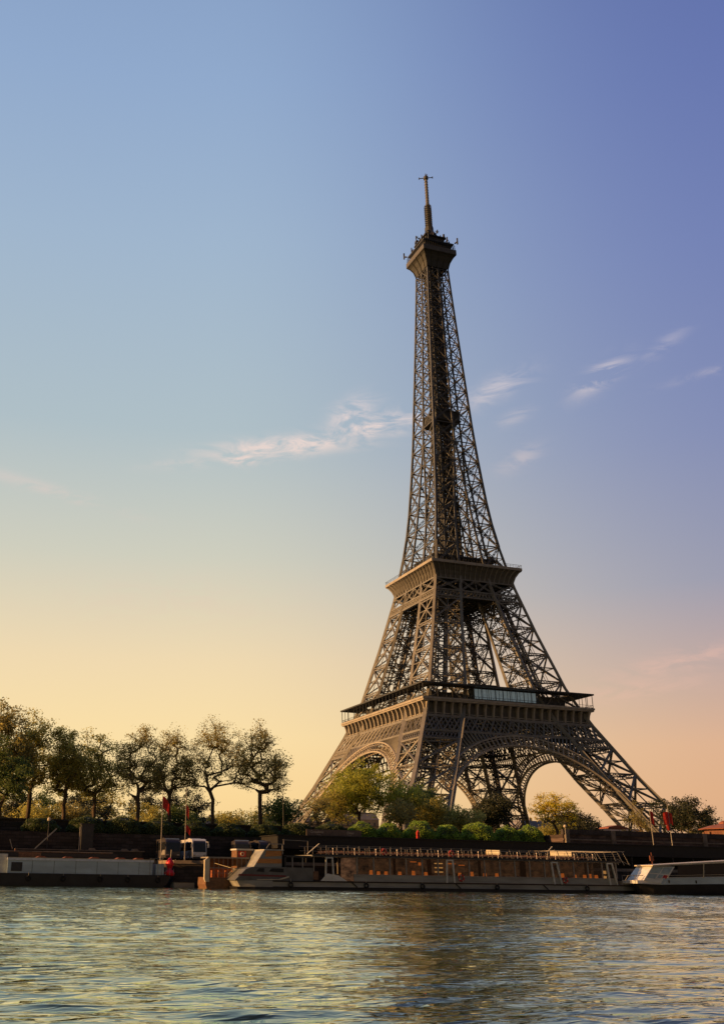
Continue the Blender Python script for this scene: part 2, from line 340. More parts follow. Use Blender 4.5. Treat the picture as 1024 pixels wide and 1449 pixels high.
# ================================================================== GROUND AND QUAY
EDGE = [(-1500, 500), (-190, 44), (-125, 30), (-60, 25.6), (-41.0, 25.2), (-40.4, 15), (-30, 12), (10, 9.5), (120, 9.5), (1500, 9.5)]   # (s, off) of the quay wall face
def edge_off(s): return float(np.interp(s, [p[0] for p in EDGE], [p[1] for p in EDGE]))
def ribbon(mb, path, z0, z1, t):              # vertical wall of thickness t (towards +Y) along a path of (s,off)
    for (s0, o0), (s1, o1) in zip(path[:-1], path[1:]):
        a = at(s0, o0); b = at(s1, o1)
        mb.hexa([(a[0], a[1], z0), (b[0], b[1], z0), (b[0], b[1]+t, z0), (a[0], a[1]+t, z0), (a[0], a[1], z1), (b[0], b[1], z1), (b[0], b[1]+t, z1), (a[0], a[1]+t, z1)])
def build_ground():
    mb = MB()                                  # river bed / far land: one sheet to the horizon
    ys = [-95, -60, 400, 6000]
    mb.quad((-6000, -60, -.02), (6000, -60, -.02), (6000, 6000, -.02), (-6000, 6000, -.02))
    mb.build('ground', GRASS)['kind'] = 'structure'
    up = MB()                                  # embankment: promenade, then slope down to the tower lawns
    prof = [(35.2, 5.6), (70, 5.6), (90, 4.0), (123, -.02)]
    for (o0, z0), (o1, z1) in zip(prof[:-1], prof[1:]):
        up.quad(at(-2000, o0, z0), at(2000, o0, z0), at(2000, o1, z1), at(-2000, o1, z1))
    up.build('promenade', GRASS)['kind'] = 'structure'
    q = MB()
    P = [(s, o) for s, o in EDGE if s > -400]; P = [(-400, edge_off(-400))]+P
    for (s0, o0), (s1, o1) in zip(P[:-1], P[1:]):
        q.quad(at(s0, o0+.6, QZ), at(s1, o1+.6, QZ), at(s1, 118, QZ), at(s0, 118, QZ))
    q.build('lower_quay', PAVE)['kind'] = 'structure'
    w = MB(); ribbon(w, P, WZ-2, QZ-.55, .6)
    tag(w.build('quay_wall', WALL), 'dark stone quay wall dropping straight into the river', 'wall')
    c = MB(); P2 = [(s, o-.12) for s, o in P]; ribbon(c, P2, QZ-.55, QZ+.003, .9)
    cw = [o for o in COL.objects if o.name == 'quay_wall'][0]
    c.build('coping', COPE, cw)
build_ground()
def build_retaining():
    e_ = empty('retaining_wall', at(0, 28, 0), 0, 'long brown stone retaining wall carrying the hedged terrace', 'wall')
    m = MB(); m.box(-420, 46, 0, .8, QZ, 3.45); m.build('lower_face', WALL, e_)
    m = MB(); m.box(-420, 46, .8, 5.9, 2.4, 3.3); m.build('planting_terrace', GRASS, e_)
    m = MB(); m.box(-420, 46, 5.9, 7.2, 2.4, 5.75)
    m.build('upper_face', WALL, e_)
    m = MB()
    for i in range(10): m.box(-84+i*3.4, -82.2+i*3.4, 5.82, 5.9, 4.6, 5.3)
    m.build('drain_opening', BLACK, e_)
    m = MB(); m.box(-420, 46, 5.6, 7.3, 5.75, 6.0); m.build('coping', WALL, e_)
    e2 = empty('embankment_wall', at(46, 24, 0), 0, 'reddish brown stone embankment wall right of the hedges under two red flags', 'wall')
    m = MB(); m.box(0, 600, 0, 11.2, QZ, 5.6); m.build('wall_face', EWALL, e2)
    m = MB(); m.box(0, 600, -.25, .6, 5.6, 6.65); m.build('parapet', mat('dark_parapet_stone', (.06, .048, .045), .9, 0, .5, .8, .5), e2)
    m = MB()
    for x in (0.4, 12, 36, 60, 84): m.box(x, x+1.1, -.32, -.02, 3, 6.6)
    m.build('pilaster', COPE, e2)
    m = MB(); m.box(0, 600, -.12, 0.0, 4.5, 4.75); m.build('string_course', COPE, e2)
build_retaining()

# ================================================================== THE TOWER
ZA = [-2, 0, 21, 31, 41.7, 51, 57.6, 66, 88.7, 108, 120, 133, 148, 165, 182, 206, 226, 247, 265, 278]
AA = [63.6, 62.5, 51.0, 45.2, 39.8, 35.1, 32.3, 29.1, 22.8, 18.0, 15.6, 13.4, 11.8, 10.5, 9.4, 8.2, 7.2, 6.2, 5.4, 5.2]
ZB = [0, 57.6, 66, 90, 110, 121, 133, 148, 165, 178]
WB = [15.2, 15.2, 14.8, 12.4, 11.1, 10.0, 8.9, 8.6, 9.2, 9.6]
def A(z): return float(np.interp(z, ZA, AA))
def Bi(z):
    if z >= 176: return 0.0
    return max(0.0, A(z)-float(np.interp(z, ZB, WB)))
def rotk(p, k):
    x, y, z = p
    for _ in range(k % 4): x, y = -y, x
    return Vector((x, y, z))
def FP(k, x, z, inset=0.0): return rotk((x, -A(z)+inset, z), k)      # point on face k
def lattice(mb, k, xa, xb, z0, z1, cell, w, inset=0.0, d=None):
    """crossed diagonals filling a band; xa, xb are functions of z"""
    n = max(1, round((xb(z0)-xa(z0))/cell)); d = d or w
    for i in range(n):
        t0, t1 = i/n, (i+1)/n
        p = lambda t, z: FP(k, xa(z)+(xb(z)-xa(z))*t, z, inset)
        mb.beam(p(t0, z0), p(t1, z1), w, d); mb.beam(p(t1, z0), p(t0, z1), w, d*.9)
def truss_h(mb, p0, p1, h, w, n):
    """a horizontal lattice girder"""
    u = Vector((0, 0, h)); p0 = Vector(p0); p1 = Vector(p1)
    mb.beam(p0, p1, w); mb.beam(p0+u, p1+u, w)
    for i in range(n):
        a = p0.lerp(p1, i/n); b = p0.lerp(p1, (i+1)/n)
        if i % 2: mb.beam(a, b+u, w*.6)
        else: mb.beam(a+u, b, w*.6)
def gdiag(mb, p0, p1, w, n, wt):
    """a diagonal made of two flanges and lacing, read as an open lattice girder"""
    p0 = Vector(p0); p1 = Vector(p1); d = (p1-p0).normalized(); s = Vector((0, 0, 1))-d*d.z
    s = s.normalized()*(w/2) if s.length > .1 else Vector((w/2, 0, 0))
    mb.beam(p0+s, p1+s, wt); mb.beam(p0-s, p1-s, wt)
    for i in range(n):
        a = p0.lerp(p1, i/n); b = p0.lerp(p1, (i+1)/n); mb.beam(a+s, b-s, wt*.55); mb.beam(a-s, b+s, wt*.55)
T = empty('lattice_tower', (0, 0, 0), 0, 'tall brown lattice iron tower with four splayed legs behind the riverside trees', 'tower')
ZL1 = [0, 11.5, 22.5, 33, 42.6]
ZL2 = [57.6, 68.5, 79.8, 91, 101.6]
def pier_cols(k, z):
    """4 columns of pier k (k rotates the -x,-y corner) : outer, along-front, along-side, inner"""
    a, b = A(z), Bi(z)
    return [rotk(p, k) for p in ((-a, -a, z), (-b, -a, z), (-b, -b, z), (-a, -b, z))]
for k in range(4):
    # --- masonry feet
    for (x, y) in ((-62.5, -62.5), (-47.3, -62.5), (-47.3, -47.3), (-62.5, -47.3)):
        m = MB(); p = [rotk((x+dx, y+dy, z), k) for z, g in ((-1.5, 3.4), (2.2, 2.4)) for dx, dy in ((-g, -g), (g, -g), (g, g), (-g, g))]
        m.hexa(p); m.build('masonry_foot', STONE, T)
    # --- columns
    for nm, ZL, cw, zs in (('lower_pier', ZL1, 1.35, [0, 10, 21, 31, 36, 41.7, 46, 51, 57]), ('middle_pier', ZL2, 1.05, [57, 66, 77, 88.7, 98, 108, 116])):
        for i in range(4):
            m = MB()
            for z0, z1 in zip(zs[:-1], zs[1:]): m.beam(pier_cols(k, z0)[i], pier_cols(k, z1)[i], cw, cw)
            m.build(nm+'_column', IRON, T)
        m = MB(); mi = MB(); mo = m; big = nm == 'lower_pier'
        for z0, z1 in zip(ZL[:-1], ZL[1:]):
            c0 = pier_cols(k, z0); c1 = pier_cols(k, z1); cm_ = pier_cols(k, (z0+z1)/2)
            for i in range(4):
                j = (i+1) % 4; m = mo if i in (0, 3) else mi
                dw = 1.0 if big else .75
                if i in (0, 3):
                    m.beam(c0[i], c1[j], .8 if big else .55, .5); m.beam(c0[j], c1[i], .8 if big else .55, .48)
                else:
                    gdiag(m, c0[i], c1[j], dw, 9, .30 if big else .26); gdiag(m, c0[j], c1[i], dw, 9, .30 if big else .26)
                truss_h(m, c1[i]-Vector((0, 0, 1.2 if big else .9)), c1[j]-Vector((0, 0, 1.2 if big else .9)), 1.2 if big else .9, .34, 10)
                m.beam(cm_[i], cm_[j], .28)
                mid0 = c0[i].lerp(c0[j], .5); mid1 = c1[i].lerp(c1[j], .5); mc_ = cm_[i].lerp(cm_[j], .5)
                m.beam(mid0, mc_, .22); m.beam(mc_, mid1, .22)
                for q, c in ((.25, 0), (.75, 1)) if i in (1, 2) else ():
                    m.beam(c0[i].lerp(c1[i], q), mc_, .18); m.beam(c0[j].lerp(c1[j], q), mc_, .18)
            m = mi; m.beam(c1[0], c1[2], .35); m.beam(c1[1], c1[3], .35); m.beam(cm_[0], cm_[2], .22); m.beam(cm_[1], cm_[3], .22)
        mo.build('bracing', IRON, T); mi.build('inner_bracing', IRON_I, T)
        # inclined lift track and stairs inside the leg
        m = MB()
        for z0, z1 in zip(zs[:-1], zs[1:]):
            c0 = pier_cols(k, z0); c1 = pier_cols(k, z1)
            def q(c, a, b): return c[0].lerp(c[1], a).lerp(c[3].lerp(c[2], a), b)
            for a, b, w in ((.36, .42, .55), (.62, .42, .55), (.42, .66, .35), (.58, .66, .35)): m.beam(q(c0, a, b), q(c1, a, b), w)
            n = int((z1-z0)/1.6)+1
            for s_ in range(n):
                t = s_/n
                m.beam(q(c0, .36, .42).lerp(q(c1, .36, .42), t), q(c0, .62, .42).lerp(q(c1, .62, .42), t), .22)
                t2 = (s_+1)/n
                a, b = ((.42, .58) if s_ % 2 else (.58, .42))
                m.beam(q(c0, a, .66).lerp(q(c1, a, .66), t), q(c0, b, .66).lerp(q(c1, b, .66), t2), .4)
        m.build('lift_track', IRON_D, T)
    # --- first floor girder band, arch and frieze of face k
    m = MB(); aO = lambda z: -A(z)+.5; aI = lambda z: -Bi(z); bI = lambda z: Bi(z); bO = lambda z: A(z)-.5
    full0 = lambda z: -A(z)+.4; full1 = lambda z: A(z)-.4
    lattice(m, k, full0, full1, 45.5, 51.2, 3.7, .5, -.1, .4); lattice(m, k, lambda z: full0(z)+1.85, lambda z: full1(z)-1.85, 45.5, 51.2, 3.7, .38, .25, .3)
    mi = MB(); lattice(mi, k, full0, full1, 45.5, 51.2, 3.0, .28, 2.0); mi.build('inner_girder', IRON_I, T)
    for xa, xb in ((aO, aI), (bI, bO)): lattice(m, k, xa, xb, 42.6, 45.5, 1.5, .26)
    for z, w in ((51.2, .9), (45.5, .7)): m.beam(FP(k, -A(z), z, -.15), FP(k, A(z), z, -.15), w*.7, w)
    for s_ in (-1, 1): m.beam(FP(k, s_*A(42.6), 42.6, -.15), FP(k, s_*Bi(42.6), 42.6, -.15), .5, .6)
    for x in (-1, 1):
        m.beam(FP(k, x*Bi(42.6), 42.6, -.3), FP(k, x*Bi(51.2), 51.2, -.3), 1.5, 1.0)
    nn_ = 26
    for i in range(1, nn_): # vertical posts of the girder
        if i % 6 == 1: x = -34+68*i/nn_; m.beam(FP(k, x, 45.5), FP(k, x, 51.2), .25)
    m.build('girder_band', IRON, T)
    # arch
    m = MB(); R1, R3, zc = 42.7, 46.2, -1.2
    th0 = math.asin(34.5/R1)
    def ap(r, th, ins): return FP(k, r*sin(th), zc+r*cos(th), ins)
    nA = 44
    for ins in (-.5, 2.8):
        for i in range(nA):
            a0 = -th0+2*th0*i/nA; a1 = -th0+2*th0*(i+1)/nA
            m.beam(ap(R1, a0, ins), ap(R1, a1, ins), .75, .6)
            if abs(R3*sin((a0+a1)/2)) < Bi(zc+R3*cos((a0+a1)/2))+1.2: m.beam(ap(R3, a0, ins), ap(R3, a1, ins), .55, .5)
            if ins < 0: m.beam(ap(R3-.9, a0, ins), ap(R3-.9, a1, ins), .2, .2); m.beam(ap(R1+.9, a0, ins), ap(R1+.9, a1, ins), .2, .2)
            m.beam(ap(R1, a0, ins), ap(R3, a0, ins), .34 if ins < 0 else .25)
            if ins > 0: m.beam(ap(R1, a0, -.5), ap(R1, a0, ins), .3)
            if i % 2 and ins > 0: m.beam(ap(R1, a0, ins), ap(R3, a1, ins), .2)
    m.build('arch', IRON_L, T)
    sp = {-1: MB(), 1: MB()}                   # spandrel arcade between arch and girder band
    for i in range(-22, 23):
        th = i*th0/22.5*.72
        x0, z0 = R3*sin(th), zc+R3*cos(th)
        if z0 > 44.6 or abs(x0) > Bi(z0)-.6: continue
        # extend radially until band bottom or column
        L_ = 0
        while L_ < 14:
            x1, z1 = (R3+L_)*sin(th), zc+(R3+L_)*cos(th)
            if z1 > 45.2 or abs(x1) > Bi(z1): break
            L_ += .4
        sp[-1 if x0 < 0 else 1].beam(FP(k, x0, z0), FP(k, x1, z1), .5, .6)
    for s_ in (-1, 1):
        m = sp[s_]; zz = [24, 28, 32, 36, 40, 45.2]
        for z0, z1 in zip(zz[:-1], zz[1:]): m.beam(FP(k, s_*(Bi(z0)-.6), z0), FP(k, s_*(Bi(z1)-.6), z1), .6, .7)
        for z0 in (2, 6, 10, 14, 18, 22):
            m.beam(FP(k, s_*(Bi(z0)-.8), z0), FP(k, s_*(Bi(z0+4)-.8), z0+4), .8, .8)
            m.beam(FP(k, s_*(Bi(z0)-1.0), z0, 2.8), FP(k, s_*(Bi(z0+4)-1.0), z0+4, 2.8), .8, .8)
            m.beam(FP(k, s_*(Bi(z0)-1.0), z0, 2.8), FP(k, s_*(Bi(z0)-1.0), z0), .3)
        m.build('spandrel', IRON, T)
    # frieze with consoles under the first gallery
    m = MB()
    a0, a1 = 33.5, 33.8
    P_ = lambda x, a, z: rotk((x, -a, z), k)
    m.hexa([P_(-a0, a0, 51.4), P_(a0, a0, 51.4), P_(a0-1, a0-1, 51.4), P_(-a0+1, a0-1, 51.4), P_(-a1, a1, 56.4), P_(a1, a1, 56.4), P_(a1-1, a1-1, 56.4), P_(-a1+1, a1-1, 56.4)])
    m.build('frieze', IRON_F, T)
    nC = 21
    for i in range(nC):
        m = MB(); x = -33.9+67.8*i/(nC-1)
        prof = [(33.4, 51.6), (34.6, 51.7), (34.85, 53.6), (35.1, 54.9), (35.75, 56.3), (33.5, 56.3)]
        n0 = len(m.v)
        for dx in (-.32, .32):
            for a, z in prof: m.v.append(P_(x+dx, a, z))
        c = len(prof)
        for j in range(c): m.f.append((n0+j, n0+(j+1) % c, n0+c+(j+1) % c, n0+c+j))
        m.f.append(tuple(n0+j for j in range(c))); m.f.append(tuple(n0+c+j for j in range(c))[::-1])
        if i < nC-1:
            xm = x+67.8/(nC-1)/2; m.beam(P_(xm-1.3, 34.1, 52.3), P_(xm+1.3, 34.1, 52.3), .5, .25)
        m.build('console', IRON_L, T)
    m = MB()
    for a, z0, z1 in ((35.9, 56.4, 57.0), (36.15, 57.0, 57.75)):
        m.hexa([P_(-a, a, z0), P_(a, a, z0), P_(a-2, a-2, z0), P_(-a+2, a-2, z0), P_(-a, a, z1), P_(a, a, z1), P_(a-2, a-2, z1), P_(-a+2, a-2, z1)])
    m.build('cornice', IRON_L, T)
    # gallery: railing, posts and flat roof
    m = MB(); a = 35.8
    for z in (58.0, 58.8): m.beam(P_(-a, a, z), P_(a, a, z), .1, .12)
    for i in range(61):
        x = -a+2*a*i/60; m.beam(P_(x, a, 57.7), P_(x, a, 58.8), .07)
    for i in range(25):
        x = -a+2*a*i/24
        if abs(x) < 25 or i in (0, 1, 23, 24) or i % 2 == 0: m.beam(P_(x, a-.15, 57.7), P_(x, a-.15, 62.7), .16)
    m.build('gallery_railing', IRON_D, T)
    m = MB(); ar = 36.3
    m.hexa([P_(-ar, ar, 62.6), P_(ar, ar, 62.6), P_(ar-6.5, ar-6.5, 62.9), P_(-ar+6.5, ar-6.5, 62.9), P_(-ar, ar, 63.15), P_(ar, ar, 63.15), P_(ar-6.5, ar-6.5, 63.5), P_(-ar+6.5, ar-6.5, 63.5)])
    m.build('gallery_roof', IRON_D, T)
    # pavilion behind the gallery
    m = MB()
    def pbox(x0, x1, a0, a1, z0, z1): m.hexa([P_(x0, a0, z0), P_(x1, a0, z0), P_(x1, a1, z0), P_(x0, a1, z0), P_(x0, a0, z1), P_(x1, a0, z1), P_(x1, a1, z1), P_(x0, a1, z1)])
    if k == 0: pbox(-14, 13, 33.4, 24, 57.6, 62.4); pbox(-29, -16, 29.5, 24, 57.6, 61.0); pbox(16, 27, 31, 24, 57.6, 61.8)
    elif k == 3: pbox(-24, -14, 30, 25, 57.6, 60.6); pbox(4, 24, 30, 25, 57.6, 60.4)
    else: pbox(-20, 20, 31, 24, 57.6, 61.5)
    pav = m.build('pavilion', IRON_D, T)
    if k == 0:
        m = MB(); nG = 15
        for i in range(nG):
            x = -13.6+26.2*i/nG; m.hexa([P_(x+.12, 33.5, 58.6), P_(x+1.62, 33.5, 58.6), P_(x+1.62, 33.42, 58.6), P_(x+.12, 33.42, 58.6), P_(x+.12, 33.5, 62.2), P_(x+1.62, 33.5, 62.2), P_(x+1.62, 33.42, 62.2), P_(x+.12, 33.42, 62.2)])
        m.build('window_band', GLASSB, pav)
    # --- second floor bands
    m = MB()
    lattice(m, k, full0, full1, 101.6, 104.4, 1.45, .26); lattice(m, k, full0, full1, 101.6, 104.4, 2.9, .2, 1.2)
    for z in (101.6, 104.4, 109.5): m.beam(FP(k, -A(z), z, -.1), FP(k, A(z), z, -.1), .5, .5)
    for xa, xb in ((lambda z: -A(z), lambda z: -Bi(z)), (lambda z: -Bi(z), lambda z: 0), (lambda z: 0, lambda z: Bi(z)), (lambda z: Bi(z), lambda z: A(z))):
        p = lambda f_x, z: FP(k, f_x(z), z)
        gdiag(m, p(xa, 104.4), p(xb, 109.5), .5, 5, .2); gdiag(m, p(xb, 104.4), p(xa, 109.5), .5, 5, .2)
        m.beam(p(xb, 104.4), p(xb, 109.5), .3)
    m.build('upper_girder_band', IRON, T)
    m = MB(); pr = [(17.5, 109.4), (17.8, 111.0), (18.4, 112.8), (19.5, 114.6), (20.3, 115.2)]
    for (a0, z0), (a1, z1) in zip(pr[:-1], pr[1:]):
        m.hexa([P_(-a0, a0, z0), P_(a0, a0, z0), P_(a0-.4, a0-.4, z0), P_(-a0+.4, a0-.4, z0), P_(-a1, a1, z1), P_(a1, a1, z1), P_(a1-.4, a1-.4, z1), P_(-a1+.4, a1-.4, z1)])
    m.build('upper_frieze', IRON_F, T)
    for i in range(17):
        m = MB()
        for (a0, z0), (a1, z1) in zip(pr[:-1], pr[1:]):
            t = -1+2*i/16; m.beam(P_(t*a0, a0+.15, z0), P_(t*a1, a1+.15, z1), .22, .5)
        m.build('upper_console', IRON, T)
    m = MB(); a = 20.6
    m.hexa([P_(-a, a, 115.2), P_(a, a, 115.2), P_(a-1.5, a-1.5, 115.2), P_(-a+1.5, a-1.5, 115.2), P_(-a, a, 116.3), P_(a, a, 116.3), P_(a-1.5, a-1.5, 116.3), P_(-a+1.5, a-1.5, 116.3)])
    m.build('upper_cornice', IRON_L, T)
    m = MB()
    for i in range(33): x = -a+.2+(2*a-.4)*i/32; m.beam(P_(x, a-.2, 116.3), P_(x, a-.2, 117.6), .07)
    m.beam(P_(-a, a-.2, 117.6), P_(a, a-.2, 117.6), .1); m.beam(P_(-a, a-.2, 117.0), P_(a, a-.2, 117.0), .07)
    m.build('upper_railing', IRON_D, T)
# --- decks (rings with a square void)
def ring(m, a, b, z0, z1):
    for k in range(4):
        P_ = lambda x, y, z: rotk((x, y, z), k)
        m.hexa([P_(-a, -a, z0), P_(b, -a, z0), P_(b, -b, z0), P_(-a, -b, z0), P_(-a, -a, z1), P_(b, -a, z1), P_(b, -b, z1), P_(-a, -b, z1)])
m = MB(); ring(m, 34.0, 12, 56.0, 57.4)
m.build('first_floor_deck', IRON_D, T)
m = MB()
for i in range(-6, 7):
    c = i*5.2
    for zz in (52.0, 55.7):
        for sgn in ((-34, -13), (13, 34)) if abs(c) < 13 else ((-34, 34),):
            m.beam((sgn[0], c, zz), (sgn[1], c, zz), .3, .5); m.beam((c, sgn[0], zz), (c, sgn[1], zz), .3, .5)
    for sgn in ((-34, -13), (13, 34)) if abs(c) < 13 else ((-34, 34),):
        n = int((sgn[1]-sgn[0])/3.5)
        for j in range(n):
            a = sgn[0]+(sgn[1]-sgn[0])*j/n; b = sgn[0]+(sgn[1]-sgn[0])*(j+1)/n
            m.beam((a, c, 52), (b, c, 55.7), .22); m.beam((c, a, 52), (c, b, 55.7), .22)
for zz, aa, bb, st in ((46.5, 36.5, 0, 2.6),):
    for k in range(4):                        # horizontal lattice floor at the head of each pier
        for i in range(7):
            t0 = -36+15.5*i/7; t1 = -36+15.5*(i+1)/7
            m.beam(rotk((t0, -36, zz), k), rotk((-20.5, -36+(-20.5-t0), zz), k), .3)
            m.beam(rotk((-36, t0, zz), k), rotk((-36+(-20.5-t0), -20.5, zz), k), .3)
            m.beam(rotk((t1, -36, zz), k), rotk((-36, t1, zz), k), .3)
m.build('floor_girders', IRON_D, T)
m = MB(); ring(m, 18.6, 5.5, 114.6, 115.3); m.build('second_floor_deck', IRON_D, T)
m = MB()
for zz in (103.5, 108):
    for i in range(-7, 8):
        c = i*2.5; m.beam((-18.5, c, zz), (18.5, c, zz), .25, .4); m.beam((c, -18.5, zz), (c, 18.5, zz), .25, .4)
        if abs(i) < 7: m.beam((-18, c, zz), (18, c+5, zz+1), .18); m.beam((c, -18, zz), (c+5, 18, zz+1), .18)
ring(m, 14.2, 9.5, 104, 105.0)
m.build('floor_girders', IRON_D, T)
m = MB(); ring(m, 14.0, 4.5, 120.4, 121.0)
for k in range(4):
    for i in range(15): x = -13.8+27.6*i/14; m.beam(rotk((x, -13.8, 116), k), rotk((x, -13.8, 122.3), k), .14 if i % 3 else .3)
    m.beam(rotk((-13.8, -13.8, 122.3), k), rotk((13.8, -13.8, 122.3), k), .14)
    m.box(*((-9, 9, -12.5, -8.5, 115.3, 119) if k == 0 else (-9, 9, 8.5, 12.5, 115.3, 119) if k == 2 else (8.5, 12.5, -9, 9, 115.3, 118.8) if k == 1 else (-12.5, -8.5, -9, 9, 115.3, 118.8)))
m.build('upper_terrace', IRON_D, T)
m = MB()
rg = random.Random(5)
for i in range(26):                            # telescopes, kiosks and fittings on the terrace
    x, y = rg.choice([(rg.uniform(-12, 12), rg.choice([-12.6, 12.6])), (rg.choice([-12.6, 12.6]), rg.uniform(-12, 12))])
    h = rg.uniform(.8, 2.2); w = rg.uniform(.3, 1.1); m.box(x-w, x+w, y-w*.6, y+w*.6, 121.0, 121.0+h)
m.build('terrace_fitting', IRON_D, T)
# --- shaft
zs = [116.0]
while zs[-1] < 262: zs.append(zs[-1]+10.6-4.3*(zs[-1]-116)/150)
zs[-1] = 266.0
m2 = MB(); shc = {}
def SH(*key): return shc.setdefault(key, MB())
for z0, z1 in zip(zs[:-1], zs[1:]):
    zm = (z0+z1)/2; cw = .95-.35*(z0-116)/150; bw = .36-.12*(z0-116)/150; gw = .62-.28*(z0-116)/150
    for k in range(4):
        SH(k, 0).beam(FP(k, -A(z0), z0), FP(k, -A(z1), z1), cw)
        split = Bi(z0) > .4
        if split:
            for s_ in (-1, 1): SH(k, 2+s_).beam(FP(k, s_*Bi(z0), z0), FP(k, s_*Bi(z1), z1), cw*.75)
        else: SH(k, 4).beam(FP(k, 0, z0), FP(k, 0, z1), cw*.85)
        for s_ in (-1, 1):
            o0, o1, i0, i1 = s_*A(z0), s_*A(z1), s_*Bi(z0), s_*Bi(z1)
            if z0 < 215:
                gdiag(m2, FP(k, o0, z0), FP(k, i1, z1), gw, 7, bw*.6); gdiag(m2, FP(k, i0, z0), FP(k, o1, z1), gw, 7, bw*.6)
            else:
                m2.beam(FP(k, o0, z0), FP(k, i1, z1), bw*1.2); m2.beam(FP(k, i0, z0), FP(k, o1, z1), bw*1.2)
            m2.beam(FP(k, o1, z1), FP(k, i1, z1), bw*1.1)
            om, im = s_*A(zm), s_*Bi(zm)
            m2.beam(FP(k, om, zm), FP(k, (om+im)/2, zm), bw*.6)
            if split:                          # inner faces of the four legs
                a0, a1, b0, b1 = A(z0), A(z1), Bi(z0), Bi(z1)
                q = lambda x, y, z: rotk((x, y, z), k)
                m2.beam(q(s_*b0, -a0, z0), q(s_*b1, -b1, z1), bw*.8); m2.beam(q(s_*b0, -b0, z0), q(s_*b1, -a1, z1), bw*.8)
                m2.beam(q(s_*b1, -a1, z1), q(s_*b1, -b1, z1), bw*.8)
                if s_ == -1: SH(k, 5).beam(q(-b0, -b0, z0), q(-b1, -b1, z1), cw*.6)
        if split: m2.beam(FP(k, -Bi(z1), z1), FP(k, Bi(z1), z1), bw)
        m2.beam(rotk((-A(z1), -A(z1), z1), k), rotk((-2.5, -2.5, z1), k), bw)
        m2.beam(rotk((-A(z1), -A(z1), z1), k), rotk((-2.5, -2.5, zm), k), bw*.7)
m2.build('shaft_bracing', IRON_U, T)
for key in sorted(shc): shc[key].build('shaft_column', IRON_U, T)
# lift core
m = MB()
cz = list(np.arange(116, 270, 3.0))
for z0, z1 in zip(cz[:-1], cz[1:]):
    c = 3.7-1.0*(z0-116)/150
    for k in range(4):
        for t in (-1, -.33, .33): m.beam(rotk((t*c, -c, z0), k), rotk((t*c, -c, z1), k), .42)
        m.beam(rotk((-c, -c, z0), k), rotk((c, -c, z0), k), .32)
        m.beam(rotk((-c, -c, z0), k), rotk((c, -c, z1), k), .28); m.beam(rotk((c, -c, z0), k), rotk((-c, -c, z1), k), .28)
        m.beam(rotk((-c*.4, -c*.4, z0), k), rotk((-c*.4, -c*.4, z1), k), .5)
        m.beam(rotk((-c*.4, -c*.4, z0), k), rotk((c*.4, -c*.4, z1), k), .4)
        m.beam(rotk((0, -c, z0), k), rotk((0, -c*.4, z1), k), .7, .2)
m.build('lift_core', IRON_D, T)
m = MB(); ring(m, 6.2, 3.2, 187.0, 187.6); ring(m, 5.6, 5.2, 187.6, 191.5); ring(m, 5.9, 3.2, 191.5, 192.1)
for k in range(4):
    for i in range(7): x = -6+12*i/6; m.beam(rotk((x, -6.1, 187.6), k), rotk((x, -6.1, 189), k), .12)
m.build('intermediate_platform', IRON_D, T)
# lift cabins
m = MB(); m.box(-3.2, -.4, -3.4, -.4, 148, 152); m.box(.4, 3.0, .4, 3.2, 228, 232); m.build('lift_cabin', IRON_D, T)
# --- summit
m = MB()
pr = [(5.35, 264), (5.5, 267), (6.2, 270), (7.4, 272.4), (8.45, 273.6)]
for k in range(4):
    P_ = lambda x, a, z: rotk((x, -a, z), k)
    for (a0, z0), (a1, z1) in zip(pr[:-1], pr[1:]):
        if z0 >= 267: m.hexa([P_(-a0, a0-.2, z0), P_(a0, a0-.2, z0), P_(a0-.5, a0-.5, z0), P_(-a0+.5, a0-.5, z0), P_(-a1, a1-.2, z1), P_(a1, a1-.2, z1), P_(a1-.5, a1-.5, z1), P_(-a1+.5, a1-.5, z1)])
        for i in range(5): t = -1+i/2; m.beam(P_(t*a0, a0, z0), P_(t*a1, a1, z1), .32, .4)
m.build('summit_brackets', IRON_D, T)
m = MB()
for k in range(4):
    P_ = lambda x, a, z: rotk((x, -a, z), k); a = 8.6
    m.hexa([P_(-a, a, 273.6), P_(a, a, 273.6), P_(a-.8, a-.8, 273.6), P_(-a+.8, a-.8, 273.6), P_(-a, a, 276.1), P_(a, a, 276.1), P_(a-.8, a-.8, 276.1), P_(-a+.8, a-.8, 276.1)])
m.build('summit_parapet', IRON_F, T)
m = MB(); m.box(-8.2, 8.2, -8.2, 8.2, 273.3, 274.2)
m.box(-6.6, 6.6, -6.6, 6.6, 274.2, 279.4)
m.box(-7.9, 7.9, -7.9, 7.9, 279.4, 280.0); m.box(-4.8, 4.8, -4.8, 4.8, 280.0, 284.2); m.box(-5.6, 5.6, -5.6, 5.6, 284.2, 284.7)
m.lathe([(4.0, 284.7), (3.9, 286.8), (3.3, 288.4), (2.5, 289.6), (2.1, 290.4), (2.1, 292.6)], sides=10)
m.build('summit_cabin', IRON_D, T)
m = MB()
for k in range(4):
    P_ = lambda x, a, z: rotk((x, -a, z), k)
    for i in range(17): x = -8.3+16.6*i/16; m.beam(P_(x, 8.3, 276.1), P_(x*.96, 7.9, 279.6), .14)
    for z in (277.2, 278.4): m.beam(P_(-8.3, 8.25, z), P_(8.3, 8.25, z), .1)
    m.beam(P_(-7.7, 7.7, 279.8), P_(7.7, 7.7, 279.8), .25)
    for i in range(13): x = -6.6+13.2*i/12; m.beam(P_(x, 6.6, 280), P_(x, 6.6, 281.4), .1)
    m.beam(P_(-6.6, 6.6, 281.4), P_(6.6, 6.6, 281.4), .12)
m.build('summit_cage', IRON_D, T)
m = MB()
rg = random.Random(11)
